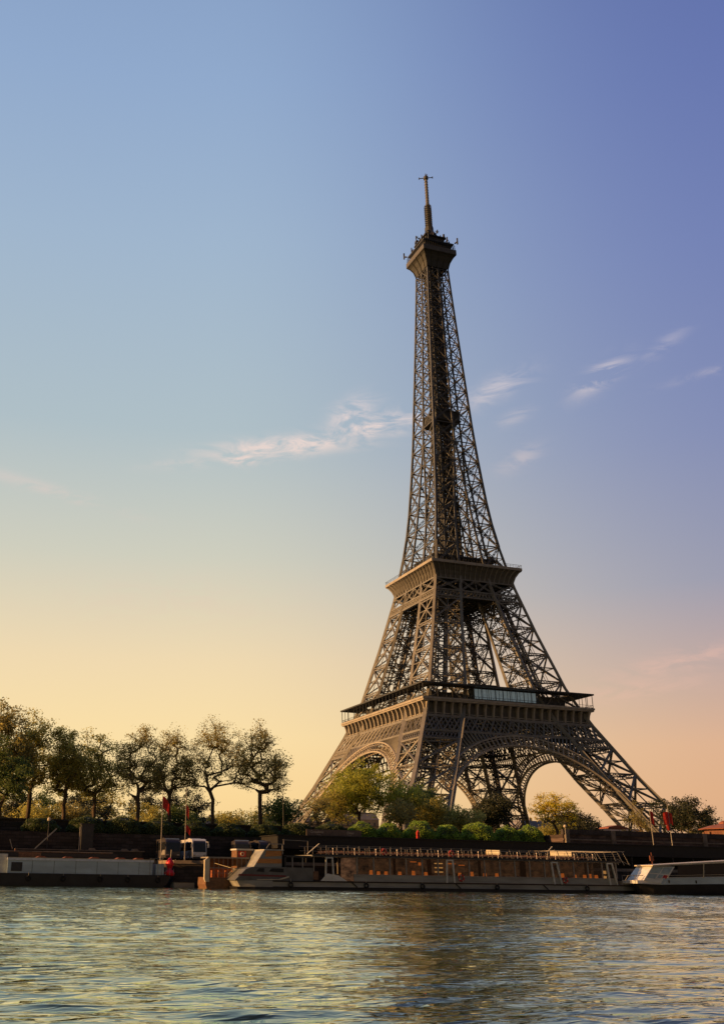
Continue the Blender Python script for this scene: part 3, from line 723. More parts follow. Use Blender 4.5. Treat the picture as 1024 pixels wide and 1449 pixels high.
for k in range(4):
    for x, z, l in ((-5, 281.3, 3.2), (0, 285.2, 2.2), (5, 281.6, 3.4)):
        m.beam(rotk((x, -5, z), k), rotk((x, -7.3, z+.6), k), .3)
        m.beam(rotk((x, -7.3, z-l*.3), k), rotk((x, -7.3, z+l*.6), k), .4, .4)
        m.beam(rotk((x-1.0, -7.0, z+.6), k), rotk((x+1.0, -7.0, z+.6), k), .22)
    if k in (1, 3): m.beam(rotk((-8.2, -8.2, 280), k), rotk((-9.2, -9.2, 280.6), k), .5); m.beam(rotk((-9.2, -9.2, 279.2), k), rotk((-9.2, -9.2, 282.6), k), .5)
    for j in range(5):
        x = rg.uniform(-5, 5); h = rg.uniform(1, 2.4); m.beam(rotk((x, -4.9, 284.7), k), rotk((x, -4.9, 284.7+h), k), rg.uniform(.2, .7))
    m.tube([rotk((-3.4, -5.2, 286), k), rotk((-3.4, -5.8, 286.1), k)], [.9, .9], 8)
m.build('antenna_array', IRON_D, T)
m = MB()
m.lathe([(1.75, 292.6), (1.45, 296), (1.35, 306)], sides=8)
for z in np.arange(293.5, 306, 1.25):
    for k in range(4): m.beam((0, 0, z), rotk((2.1, .6, z), k), .22)
    m.torus((0, 0, z), 1.75, .14, 'z', 8, 4)
mast = m.build('antenna_mast', IRON_D, T)
m = MB(); m.lathe([(.85, 306), (.7, 321.2)], sides=8)
for z in np.arange(307, 321, 1.6): m.torus((0, 0, z), .85, .1, 'z', 8, 4)
m.build('mast_tube', MAST, mast)
m = MB(); m.lathe([(.6, 321.2), (1.15, 321.6), (1.2, 323), (.5, 323.4), (.12, 325.2)], sides=8)
m.beam((-3.2, 1.0, 322.0), (3.0, -1.2, 322.6), .28); m.beam((-1.0, -3.0, 322), (1.0, 3.0, 322.4), .28)
for p in ((-3.2, 1.0, 322.0), (3.0, -1.2, 322.6)): m.beam((p[0], p[1], p[2]-.6), (p[0], p[1], p[2]+.6), .3)
m.build('mast_head', IRON_D, mast)
SEATM = mat('dark_red_seat_plastic', (.035, .012, .010), .6, 0, .4, 3)
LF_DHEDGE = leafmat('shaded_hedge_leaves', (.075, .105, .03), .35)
CURT = mat('glowing_curtain', (.20, .10, .05), .8, 0, .6, .9, dirt=(.012, .010, .010), stretch=(1, 1, 1.6))
_b = CURT.node_tree.nodes['Principled BSDF']; CURT.node_tree.links.new(_b.inputs['Base Color'].links[0].from_socket, _b.inputs['Emission Color']); _b.inputs['Emission Strength'].default_value = .25  # curtain colour also glows, added in place of light inside the cabin
HULLB = mat('bow_grey_paint', (.12, .12, .115), .5, 0, .3, .6)
GLASSD = mat('dark_tinted_glass', (.02, .022, .025), .08, 0, .2, 1)
GLASSS = mat('sky_lit_glass', (.30, .38, .42), .12, 0, .2, .8)
# ================================================================== TREES
def tree_skeleton(rng, base, trunk_h, lobes, n, trunk_r, lean=(0, 0), fork=3):
    """clump centres spread through a union of ellipsoids, joined by branches; returns branch list and clump centres"""
    pts = []
    vol = np.array([l[3]*l[3]*l[4] for l in lobes]); vol = vol/vol.sum()
    while len(pts) < n:
        l = lobes[rng.choice(len(lobes), p=vol)]
        v = rng.normal(size=3); v /= np.linalg.norm(v); rr = rng.rand()**.36*(.82+.4*rng.rand())
        pts.append(np.array([l[0]+v[0]*l[3]*rr, l[1]+v[1]*l[3]*rr, l[2]+v[2]*l[4]*rr]))
    pts = np.array(pts)
    top = np.array([lean[0], lean[1], trunk_h])
    nodes = [np.zeros(3)]; par = [-1]
    for i in range(1, 6):
        nodes.append(top*i/5+np.array([rng.normal()*.12, rng.normal()*.12, 0])*trunk_h*.12*(i < 5)); par.append(i-1)
    order = np.argsort(np.linalg.norm(pts-top, axis=1))
    for idx in order:
        p = pts[idx]; P = np.array(nodes)
        d = np.linalg.norm(P-p, axis=1); pen = np.where(P[:, 2] > p[2]+.3, 1.9, 1.0)
        d2 = d*pen+.18*np.linalg.norm(P-top, axis=1); d2[:4] += 50
        j = int(np.argmin(d2)); q = P[j]; seg = max(1, int(d[j]/1.3)); prev = j
        bend = rng.normal(size=3)*.12*d[j]; up = np.array([0, 0, .12*d[j]])
        for s_ in range(1, seg+1):
            t = s_/seg; tt = np.array([t**1.35, t**1.35, t**.85]); nodes.append(q+(p-q)*tt+bend*sin(pi*t)*.55); par.append(prev); prev = len(nodes)-1
    nodes = np.array(nodes); cnt = np.zeros(len(nodes)); par = np.array(par)
    haschild = np.zeros(len(nodes), bool); haschild[par[1:]] = True
    cnt[~haschild] = 1
    for i in range(len(nodes)-1, 0, -1): cnt[par[i]] += cnt[i]
    rad = trunk_r*(np.maximum(cnt, 1)/cnt[0])**.44
    rad[0] *= 1.35
    return nodes, par, rad, pts
def leaf_cloud(rng, centres, per, sig, size, flat=.7):
    n = len(centres)*per
    w = rng.uniform(.5, 1.5, size=len(centres)); idx = rng.choice(len(centres), n, p=w/w.sum())
    sg = np.repeat(rng.uniform(.6, 1.3, len(centres))[:, None], 3, 1)[idx]*sig
    c = centres[idx]+np.clip(rng.normal(size=(n, 3)), -1.7, 1.7)*sg*np.array([1, 1, flat])
    a = rng.normal(size=(n, 3)); a /= np.linalg.norm(a, axis=1)[:, None]
    b = rng.normal(size=(n, 3)); b -= a*(a*b).sum(1)[:, None]; b /= np.linalg.norm(b, axis=1)[:, None]
    s_ = size*rng.uniform(.55, 1.35, n)[:, None]
    V = np.stack([c-a*s_, c-b*s_*.55, c+a*s_, c+b*s_*.55], 1).reshape(-1, 3)
    return V, np.arange(n*4).reshape(n, 4)
def make_tree(name, loc, rz, label, cat, group, seed, trunk_h, lobes, n, per, sig, size, lm, trunk_r=.35, lean=(0, 0), sc=1.0):
    rng = np.random.RandomState(seed)
    nodes, par, rad, pts = tree_skeleton(rng, None, trunk_h, lobes, n, trunk_r, lean)
    e_ = empty(name, loc, rz, label, cat, group); e_.scale = (sc, sc, sc)
    m = MB()
    for i in range(1, len(nodes)):
        m.tube([nodes[par[i]], nodes[i]], [rad[par[i]], rad[i]], 5 if rad[i] > .08 else 3, cap=False)
    m.build('trunk', BARK, e_, smooth=True)
    V, F = leaf_cloud(rng, pts, per, sig, size); npmesh('crown', V, F, lm, e_)
    return e_
PLANE_A = [(-3.4, 0, 11.5, 4.2, 4.6), (3.0, .5, 12.5, 4.4, 5.4), (0, -1, 17.0, 3.8, 4.0), (-1, 2.5, 12, 3.8, 5), (0, 0, 9, 4.5, 2.5)]
PLANE_B = [(-2.2, 0, 13.0, 3.0, 5.0), (2.6, 0, 11.0, 3.0, 4.0), (.6, 1, 17.5, 2.6, 3.4)]
PLANE_C = [(-4.0, 0, 14.0, 3.8, 5.6), (3.4, 0, 15.5, 4.2, 6.0), (0, 1.5, 20.0, 4.0, 3.6), (6.5, 0, 12.5, 2.6, 3.0)]
GRP = 'plane trees in a row on the promenade'
GZ = 5.6
# (s, off, seed, lobes, scale, leaf, label)
PT = [(-70.5, 57, 1, PLANE_C, 1.12, LF_BROWN, 'tall bronze plane tree at the left edge, tallest of the left clump'),
      (-61.5, 62, 2, PLANE_A, 1.18, LF_OLIVE, 'dense olive plane tree just right of the tall bronze one at the left edge'),
      (-54.0, 60, 3, PLANE_B, 1.05, LF_OLIVE, 'slim olive gold plane tree filling the middle of the left clump'),
      (-47.0, 63, 4, PLANE_A, 1.06, LF_OLIVE, 'golden leaved plane tree above the second clipped hedge from the left'),
      (-38.5, 56, 5, PLANE_B, 1.08, LF_BROWN, 'plane tree with a bare forked trunk and open sky below its crown'),
      (-30.5, 60, 6, PLANE_B, 1.10, LF_BROWN, 'thin plane tree directly above the left pair of flagpoles'),
      (-21.5, 56, 7, PLANE_C, 1.03, LF_BROWN, 'big dark plane tree with the widest double crown, above the parked coaches'),
      (-10.0, 57, 8, PLANE_B, 1.20, LF_BROWN, 'rightmost riverside plane tree with a lopsided crown against open sky')]
for i, (s_, o_, sd, lb, sc, lf, lab) in enumerate(PT):
    make_tree('plane_tree', at(s_, o_, GZ-.2), 0 if i > 3 else i*.9, lab, 'tree', GRP, sd*7+3, 6.5 if lb is not PLANE_B else 7.5, lb, (200 if lb is PLANE_C else 160), (88 if i < 4 else 66), .78, (.20 if i < 4 else .165), lf, .42, sc=sc)
# lower greenery behind and between
def bush_tree(name, s_, o_, z, h, r, seed, lf, label, cat='tree', group=None, n=60, per=70, th=None, flat=1.0, size=.24, sig=.85):
    rng = random.Random(seed); lobes = []
    for j in range(4):
        a = j*pi/2+rng.uniform(0, 1); lobes.append((cos(a)*r*.45, sin(a)*r*.45, h*rng.uniform(.5, .68), r*.58, h*rng.uniform(.24, .34)))
    lobes.append((0, 0, h*.72, r*.5, h*.28))
    return make_tree(name, at(s_, o_, z), rng.uniform(0, 6), label, cat, group, seed, th or h*.22, lobes, n, per, sig, size, lf, max(.14, h*.02))
bush_tree('leafy_tree', -68.5, 47, GZ-.2, 16.5, 6.8, 31, LF_GREEN, 'deep green leafy tree standing lowest at the far left in front of the bronze crowns', n=110, per=90)
LOW = 'low greenery behind the promenade trees'
for i, (s_, o_, h, r, lf, lab) in enumerate([
    (-58, 72, 9.5, 6.5, LF_OLIVE, 'low olive shrub mass under the far left plane crowns'),
    (-50, 74, 9.0, 6.0, LF_BROWN, 'low bronze shrub mass left of the forked plane trunk'),
    (-33, 74, 8.5, 6.5, LF_OLIVE, 'low olive shrub mass just behind the left flagpoles'),
    (-24, 76, 9.5, 6.0, LF_GREEN, 'low green shrub mass left of the widest plane trunk'),
    (-12, 75, 8.0, 5.0, LF_OLIVE, 'low olive shrub mass between the two rightmost plane trunks'),
    (-66, 95, 15, 8, LF_OLIVE, 'broad olive tree behind the far left plane trunks'),
    (-54, 100, 15, 8, LF_GREEN, 'broad green tree behind the slim olive plane tree'),
    (-62, 82, 11, 5, LF_DARK, 'dark low tree under the olive plane trees at the left'),
    (-46, 84, 13, 8, LF_DARK, 'dark low tree between the golden plane tree and the forked one'),
    (-37, 104, 16.5, 7.5, LF_OLIVE, 'hazy olive tree far behind the forked plane trunk'),
    (-28, 92, 16, 9, LF_DARK, 'broad dark tree filling the gap behind the left flagpoles'),
    (-16, 95, 15, 8.5, LF_DARK, 'round dark tree behind the widest plane tree'),
    (-3, 60, 8.5, 5.0, LF_GREEN, 'small green tree right of the last plane tree near the street lamp'),
    (4, 96, 11.5, 7, LF_OLIVE, 'low olive tree behind the street lamp')]):
    bush_tree('low_tree', s_, o_, max(0, GZ-.2 if o_ < 70 else 3.0), h, r, 50+i, lf, lab, 'tree', LOW, n=70, per=70)
# middle trees at the tower foot
MID = 'trees at the foot of the tower'
for i, (s_, o_, h, r, lf, n, per, lab) in enumerate([
    (6.5, 62, 10, 3.6, LF_BROWN, 40, 24, 'thin bronze sapling tree before the left foot of the tower'),
    (19.5, 68, 18.3, 9.4, LF_BRIGHT, 240, 85, 'largest fresh green tree covering the left arch of the tower'),
    (11.5, 66, 12.5, 5.0, LF_OLIVE, 70, 45, 'thin olive tree left of the largest green tree, before the tower foot'),
    (34.5, 60, 10.5, 5.2, LF_OLIVE, 90, 70, 'reddish olive tree filling the gap beside the near tower leg'),
    (30, 66, 14.5, 6.4, LF_BRIGHT, 110, 65, 'yellow green tree right of the largest one, before the near tower leg'),
    (24, 56, 8.5, 4.4, LF_BROWN, 50, 55, 'reddish brown shrub tree low in front of the two green ones'),
    (39.0, 70, 12.5, 5.8, LF_GREEN, 110, 85, 'dark green round tree just right of the near tower leg'),
    (46.5, 66, 8.8, 6.8, LF_OLIVE, 80, 75, 'low olive mound of a tree behind the clipped hedges'),
    (53.0, 90, 9.5, 3.6, LF_BROWN, 40, 40, 'small bare looking bronze tree left of the dark evergreen'),
    (61.5, 74, 12.5, 5.2, LF_DARK, 130, 110, 'almost black evergreen tree between the two river side arches'),
    (99, 92, 12.5, 7, LF_DARK, 120, 90, 'dark spreading tree at the right tower leg'),
    (113, 104, 12, 6, LF_DARK, 90, 80, 'dark low tree between the right tower leg and the flags'),
    (126, 78, 14.5, 8.5, LF_DARK, 150, 95, 'big round dark tree behind the kiosk at the right edge'),
    (117, 86, 15, 4.5, LF_BROWN, 40, 30, 'thin twiggy tree left of the big round dark one'),
    (140, 84, 13, 6.5, LF_BROWN, 80, 70, 'brown tree at the right edge behind the kiosk'),
    (88, 88, 8.0, 4.2, LF_OLIVE, 50, 50, 'small olive tree between the yellow tree and the right tower leg')]):
    z = GZ-.2 if o_ < 70 else 5.6-(o_-70)*.08
    bush_tree('park_tree', s_, o_, z, h, r, 80+i, lf, lab, 'tree', MID, n=n, per=per)
make_tree('yellow_tree', at(80.5, 74, 5.0), .4, 'yellow flowering tree seen through the right arch of the tower', 'tree', None, 9, 4.2,
          [(-5.0, 0, 8.6, 4.0, 2.8), (5.2, 0, 9.0, 4.2, 2.8), (0, 0, 11.4, 5.4, 2.8), (0, 2, 9.0, 5, 3), (8.0, 0, 6.8, 2.4, 1.8)], 190, 30, .6, .19, LF_YEL, .38)
# clipped hedges
HG = 'clipped hedge balls along the terrace'
def hedge(s_, o_, w, h, z, seed, label, lf=LF_HEDGE, group=HG):
    rng = np.random.RandomState(seed); n = int(5200*w/5)
    v = rng.normal(size=(n, 3)); v /= np.linalg.norm(v, axis=1)[:, None]; v[:, 2] = np.abs(v[:, 2])*1.0-.25*rng.rand(n)
    lump = 1+.05*np.sin(v[:, 0]*7+seed)*np.cos(v[:, 1]*6)+.04*np.sin(v[:, 2]*11+seed)
    rr = (.93+.10*rng.rand(n))*lump
    c = v*rr[:, None]*np.array([w/2, w*.42, h*.80])+np.array([0, 0, h*.2])
    a = rng.normal(size=(n, 3)); a /= np.linalg.norm(a, axis=1)[:, None]
    b = rng.normal(size=(n, 3)); b -= a*(a*b).sum(1)[:, None]; b /= np.linalg.norm(b, axis=1)[:, None]
    s2 = .15*rng.uniform(.6, 1.4, n)[:, None]
    V = np.stack([c-a*s2, c-b*s2*.6, c+a*s2, c+b*s2*.6], 1).reshape(-1, 3)
    e_ = empty('hedge_ball', at(s_, o_, z), 0, label, 'hedge', group)
    npmesh('foliage', V, np.arange(n*4).reshape(n, 4), lf, e_)
    m = MB(); k = 12
    prof = [(.80, 0), (.88, .2), (.86, .45), (.70, .68), (.42, .86), (.01, .93)]
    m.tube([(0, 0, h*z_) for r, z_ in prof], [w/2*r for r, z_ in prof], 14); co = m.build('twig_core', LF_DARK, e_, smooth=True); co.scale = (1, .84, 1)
    return e_
names = ['second', 'third', 'fourth', 'fifth', 'sixth', 'seventh', 'eighth']
HB = [(-74, 6.4, 2.6, 'clipped hedge ball at the extreme left edge'), (-62, 6.6, 2.6, 'clipped hedge ball above the far left barge mast'),
      (-53.5, 6.6, 3.2, 'broad dark clipped hedge behind the dark pillar box on the quay'), (-46.4, 6.6, 3.3, 'dark clipped hedge just left of the flagpoles and coaches'),
      (-39.5, 6.4, 3.0, 'dark clipped hedge behind the two left flagpoles'), (-32.5, 6.2, 2.8, 'dark clipped hedge above the dark parked coaches'),
      (-25.5, 6.2, 2.6, 'dark clipped hedge above the rightmost coaches'), (-18.0, 6.2, 2.7, 'clipped hedge just left of the brown sign board'),
      (-11.0, 6.4, 3.2, 'uneven clipped hedge behind the left half of the brown sign board'), (-3.8, 6.4, 3.4, 'uneven clipped hedge behind the right half of the brown sign board'),
      (3.2, 6.0, 3.3, 'clipped hedge right of the brown sign board'), (9.2, 5.6, 3.2, 'green clipped hedge ball left of the slim red post'),
      (16.3, 6.2, 3.9, 'bright green clipped ball just right of the slim red post'), (22.8, 5.4, 3.4, 'smaller clipped ball second to the right of the red post'),
      (30.0, 7.2, 4.1, 'largest bright clipped ball of the row, third right of the red post'), (37.2, 5.4, 3.5, 'clipped ball between the largest one and the last one'),
      (42.8, 6.2, 3.7, 'last clipped ball, touching the embankment wall')]
for i, (s_, w, h, lab) in enumerate(HB):
    hedge(s_, 31.2, w*1.08, h*1.04+(.45 if s_ > 0 else .1), 3.3, 200+i, lab, LF_HEDGE if s_ > 0 else LF_DHEDGE)  # right balls in a sunlit leaf colour, left balls in a shade-darkened one
# ================================================================== FAR CITY
def building(x, y, w, d, h, seed, label, dome=False):
    rng = random.Random(seed); e_ = empty('apartment_building', (x, y, 0), rng.uniform(-.1, .1), label, 'building', 'pale buildings beyond the tower')
    m = MB(); m.box(-w/2, w/2, -d/2, d/2, 0, h); m.build('facade', FACADE, e_)
    m = MB(); m.hexa([(-w/2-.3, -d/2-.3, h), (w/2+.3, -d/2-.3, h), (w/2+.3, d/2+.3, h), (-w/2-.3, d/2+.3, h), (-w/2+2, -d/2+2.5, h+4.5), (w/2-2, -d/2+2.5, h+4.5), (w/2-2, d/2-2.5, h+4.5), (-w/2+2, d/2-2.5, h+4.5)])
    for i in range(int(w/9)): m.box(-w/2+4+i*9, -w/2+6+i*9, -1, 1, h+3, h+6.6)
    m.build('mansard_roof', ZINC, e_)
    m = MB(); nx = int(w/3.4)
    for f in range(int(h/3.6)):
        for i in range(nx):
            xx = -w/2+1.2+i*(w-1)/nx; m.box(xx, xx+1.3, -d/2-.05, -d/2+.02, f*3.6+1.2, f*3.6+3.1)
    o = m.build('windows', WINM, e_)
    m = MB()
    for f in (2, int(h/3.6)-1): m.box(-w/2, w/2, -d/2-.7, -d/2, f*3.6+.7, f*3.6+.95)
    m.build('balcony', DARK, e_)
    return e_
BL = [(96, 210, 34, 26, 'pale building seen low through the right arch, left of the yellow tree'), (136, 232, 40, 29, 'pale building behind the yellow tree'),
      (178, 215, 36, 27, 'pale building right of the yellow tree under the arch'), (60, 240, 30, 30, 'pale building behind the dark evergreen'),
      (214, 236, 34, 27, 'pale building behind the right tower leg'), (20, 250, 38, 27, 'pale building seen between the near tower legs'),
      (-24, 262, 36, 25, 'pale building beyond the left tower arch'), (-90, 330, 50, 26, 'far pale building left of the tower'), (-150, 360, 54, 27, 'far pale building behind the left plane trees'),
      (262, 250, 44, 26, 'far pale building behind the kiosk')]
for i, (x, y, w, h, lab) in enumerate(BL): building(x, y, w, 16, h, 300+i, lab)

# ================================================================== STREET FURNITURE, FLAGS
def flagpole(s_, o_, z0, h, flags, label, group):
    e_ = empty('flagpole', at(s_, o_, z0), 0, label, 'flagpole', group)
    m = MB(); m.tube([(0, 0, 0), (0, 0, .5)], [.16, .13], 8); m.tube([(0, 0, .5), (0, 0, h)], [.09, .05], 8); m.torus((0, 0, h+.1), .03, .09, 'z', 8, 5)
    m.build('pole', RAILM, e_)
    for (zt, w, hh, sg, drop) in flags:
        m = MB(); n = 7; k = 4
        for i in range(n+1):
            t = i/n
            for j in range(k+1):
                v = j/k
                m.v.append(Vector((sg*(w*t*.85), .22*sin(t*7+v*2)*t, zt-hh*v-drop*t*t*(1-.15*v))))
        for i in range(n):
            for j in range(k): a = i*(k+1)+j; m.f.append((a, a+1, a+k+2, a+k+1))
        m.build('flag', REDF, e_, smooth=True)
    return e_
flagpole(-43.0, 14, -1.2, 11.6, [(10.7, 1.5, 2.0, 1, 1.6)], 'left pole of the left pair, red flag drooping near its top', 'flagpoles on the lower quay')
flagpole(-38.7, 14, -1.2, 12.2, [(9.4, .7, 1.9, 1, .9), (6.0, 1.1, 1.2, 1, 1.0)], 'right pole of the left pair with a limp dark red flag', 'flagpoles on the lower quay')
flagpole(64.6, 19, 2.8, 8.2, [(7.9, 1.2, 2.6, 1, .5)], 'left pole of the right pair with a narrow red flag, before the stone wall', 'flagpoles in front of the embankment wall')
flagpole(69.4, 19, 2.8, 9.2, [(7.9, 1.5, 2.6, -1, .3), (7.8, 1.2, 2.3, 1, .6), (5.4, .9, 1.3, -1, .3)], 'right pole of the right pair with the fullest red flags', 'flagpoles in front of the embankment wall')
e_ = empty('street_lamp', at(-12.2, 36, GZ), 0, 'slim dark street lamp with a short arm, right of the plane trees', 'street lamp')
m = MB(); m.tube([(0, 0, 0), (0, 0, 1), (0, 0, 7.5)], [.16, .09, .06], 8); m.tube([(0, 0, 6.4), (-.5, 0, 6.6), (-1.0, 0, 6.5)], .05, 6); m.tube([(0, 0, 7.4), (0, -.3, 7.6)], .05, 6); m.build('pole', DARK, e_)
m = MB(); m.lathe([(.1, 6.2), (.26, 6.28), (.22, 6.5), (.05, 6.6)], cx=-1.05); m.build('lamp_head', DARK, e_)
for s_, o_, z0, h, lab in ((-61.0, 27.3, QZ, 6.6, 'thin pole lamp on the lower quay above the left barge'), (46.2, 23.2, -1.2, 8.2, 'pale thin pole at the left end of the embankment wall'), (133, 33, GZ, 8.5, 'lamp with a white globe by the big round tree at the right')):
    e_ = empty('lamp_post', at(s_, o_, z0), 0, lab, 'lamp post')
    m = MB(); m.tube([(0, 0, 0), (0, 0, h)], [.1, .07], 8); m.build('pole', RAILM if h > 7 else DARK, e_)
    m = MB(); m.lathe([(.05, h-.1), (.28, h), (.34, h+.25), (.2, h+.5), (.02, h+.55)]); m.build('globe', CREAM, e_)
e_ = empty('red_post', at(12.95, 25.6, 3.3), 0, 'slim red post standing among the clipped hedge balls', 'post')
m = MB(); m.box(-.3, .3, -.25, .25, 0, 1.9); m.build('post_body', REDP, e_)
m = MB(); m.lathe([(.3, 1.9), (.34, 2.0), (.2, 2.25), (.02, 2.35)], sides=8); m.build('cap', REDP, e_)
# dark pillar box on the quay at left
e_ = empty('ventilation_shaft', at(-54.0, 26.8, QZ), 0, 'tall dark square shaft beside a pale pole on the lower quay', 'shaft')
m = MB(); m.box(-1.1, 1.1, -.8, .8, 0, 6.0); m.box(-1.25, 1.25, -.95, .95, 6.0, 6.2); m.build('shaft_body', DARK, e_)
m = MB(); m.tube([(-1.45, -1, 0), (-1.45, -1, 5.6)], .09, 6); m.build('vent_pipe', RAILM, e_)
# kiosk
e_ = empty('kiosk', at(100, 36, GZ), 0, 'round brick kiosk with a low red tiled roof at the right edge', 'kiosk')
m = MB(); m.lathe([(4.4, 0), (4.4, 2.9)], sides=8); m.build('brick_wall', BRICKK, e_)
m = MB(); m.lathe([(5.6, 2.75), (5.7, 2.95), (3.2, 3.7), (1.1, 4.1), (.9, 4.5), (.1, 4.9)], sides=8); m.build('tiled_roof', TERRA, e_)
m = MB()
for i in range(8):
    a = 2*pi*i/8; m.box(4.45*cos(a)-.3, 4.45*cos(a)+.3, 4.45*sin(a)-.3, 4.45*sin(a)+.3, .9, 2.2)
m.build('shutter', WOOD, e_)
e_ = empty('awning', at(67, 34, GZ), 0, 'small terracotta awning behind the wall beside the right flags', 'awning')
m = MB(); m.prism([(-2.8, 2.0), (-2.6, 2.3), (0, 2.8), (2.6, 2.3), (2.8, 2.0)], 'y', -1.6, 1.6); m.build('canvas', TERRA, e_)
m = MB()
for x in (-2.6, 2.6):
    for y in (-1.5, 1.5): m.tube([(x, y, 0), (x, y, 2.1)], .05, 6)
m.build('frame', DARK, e_)
# ================================================================== COACHES
def make_coach(body, label, loc, rz):
    e_ = empty('coach', loc, rz, label, 'coach', 'coaches parked nose to the river')
    m = MB(); w = 1.27
    prof = [(0.0, .45), (-.12, .9), (-.10, 1.5), (.25, 3.0), (.75, 3.55), (1.5, 3.72), (11.6, 3.72), (12.0, 3.4), (12.0, .45)]
    m.prism(prof, 'x', -w, w); m.build('body', body, e_)
    m = MB(); m.prism([(-.13, 1.45), (.22, 3.0), (.55, 3.35), (.6, 3.3), (.3, 2.95), (-.05, 1.45)], 'x', -1.12, 1.12); m.build('windscreen', GLASSD, e_)
    for sx in (-1, 1):
        m = MB(); m.box(min(sx*w, sx*(w+.015)), max(sx*w, sx*(w+.015)), .9, 11.4, 1.75, 3.1); m.build('side_window', GLASSD, e_)
        m = MB(); m.tube([(sx*1.1, -.05, 3.2), (sx*1.45, -.5, 3.15), (sx*1.5, -.55, 2.6)], .05, 6); m.box(sx*1.5-.12, sx*1.5+.12, -.62, -.5, 2.2, 2.75); m.build('mirror', body, e_)
        m = MB(); m.box(sx*.95-.22, sx*.95+.22, -.16, -.08, .8, 1.02); m.build('headlight', STEEL, e_)
        for y in (2.4, 9.2):
            m = MB(); m.tube([(sx*1.0, y, .5), (sx*1.3, y, .5)], .5, 14); m.build('wheel', TYRE, e_)
    m = MB(); m.box(-1.2, 1.2, -.2, .1, .35, .62); m.build('bumper', DARK, e_)
    m = MB(); m.box(-w-.004, -w, .8, 5.4, .6, 1.7) if False else m.prism([(.6, .9), (5.5, .9), (3.0, 1.75), (.9, 1.75)], 'x', -w-.03, -w-.016); m.build('side_stripe', RAILM, e_)
    m = MB(); m.box(-1.0, 1.0, 4, 6, 3.72, 3.9); m.build('roof_unit', body, e_)
    return e_
make_coach(BUSD, 'leftmost coach, dark with pale rim round its windscreen, behind the first flagpole', at(-40.3, 16.2, QZ), radians(-4))
make_coach(BUSW, 'white coach with pale grey side stripe, behind the second flagpole', at(-35.6, 15.6, QZ), radians(-4))
make_coach(BUSD, 'dark coach parked just right of the white one', at(-27.6, 15.8, QZ), radians(-14))
make_coach(BUSD, 'rightmost dark coach, half hidden behind the restaurant boat bow', at(-23.0, 15.6, QZ), radians(-5))
# ================================================================== LANDING CANOPY
def build_canopy():
    e_ = empty('landing_stage', at(-22, 12.5, QZ), 0, 'long low black roofed boat landing building behind the restaurant boat', 'building')
    L_ = 122
    m = MB(); m.box(0, L_, 0, 9, 2.35, 4.55); m.build('roof_fascia', BLACK, e_)
    m = MB(); m.box(-.3, L_+.3, -.35, 9.2, 4.55, 4.68); m.build('roof_edge', BLACK, e_)
    m = MB()
    for i in range(25): m.box(.5+i*5, .75+i*5, .3, .55, 0, 2.35)
    m.build('column', BLACK, e_) if False else None
    for i in range(25):
        m = MB(); m.box(.5+i*5, .78+i*5, .3, .58, 0, 2.35); m.build('column', DARK, e_)
    m = MB(); m.box(1, L_-1, 6.5, 6.8, 0, 2.35); m.build('back_wall', BLACK, e_)
build_canopy()
e_ = empty('sign_board', at(-16.1, 13.4, 3.48), 0, 'long brown sign board with pale lettering on the black landing roof', 'sign')
m = MB(); m.box(0, 10.9, 0, .18, 0.02, 1.14); m.build('board', SIGNM, e_)
m = MB()
for x in (.4, 3.8, 7.2, 10.4): m.beam((x, .25, 0), (x, .25, 1.0), .08)
m.build('bracket', DARK, e_)
def text(txt, size, x, z, parent, y=-.012):
    c = bpy.data.curves.new('t', 'FONT'); c.body = txt; c.size = size; c.extrude = .01
    o = bpy.data.objects.new('t', c); COL.objects.link(o); bpy.context.view_layer.update()
    me = bpy.data.meshes.new_from_object(o); bpy.data.objects.remove(o)
    me.transform(Matrix.Translation((x, y, z)) @ Matrix.Rotation(pi/2, 4, 'X')); me.materials.append(SIGNT)
    q = bpy.data.objects.new('lettering', me); COL.objects.link(q); q.parent = parent
    return q
text('Croisières', .62, .75, .5, e_); text('Cruises', .26, 2.0, .14, e_); text('Dîner', .62, 8.0, .45, e_); text('Dinner', .24, 8.2, .12, e_)

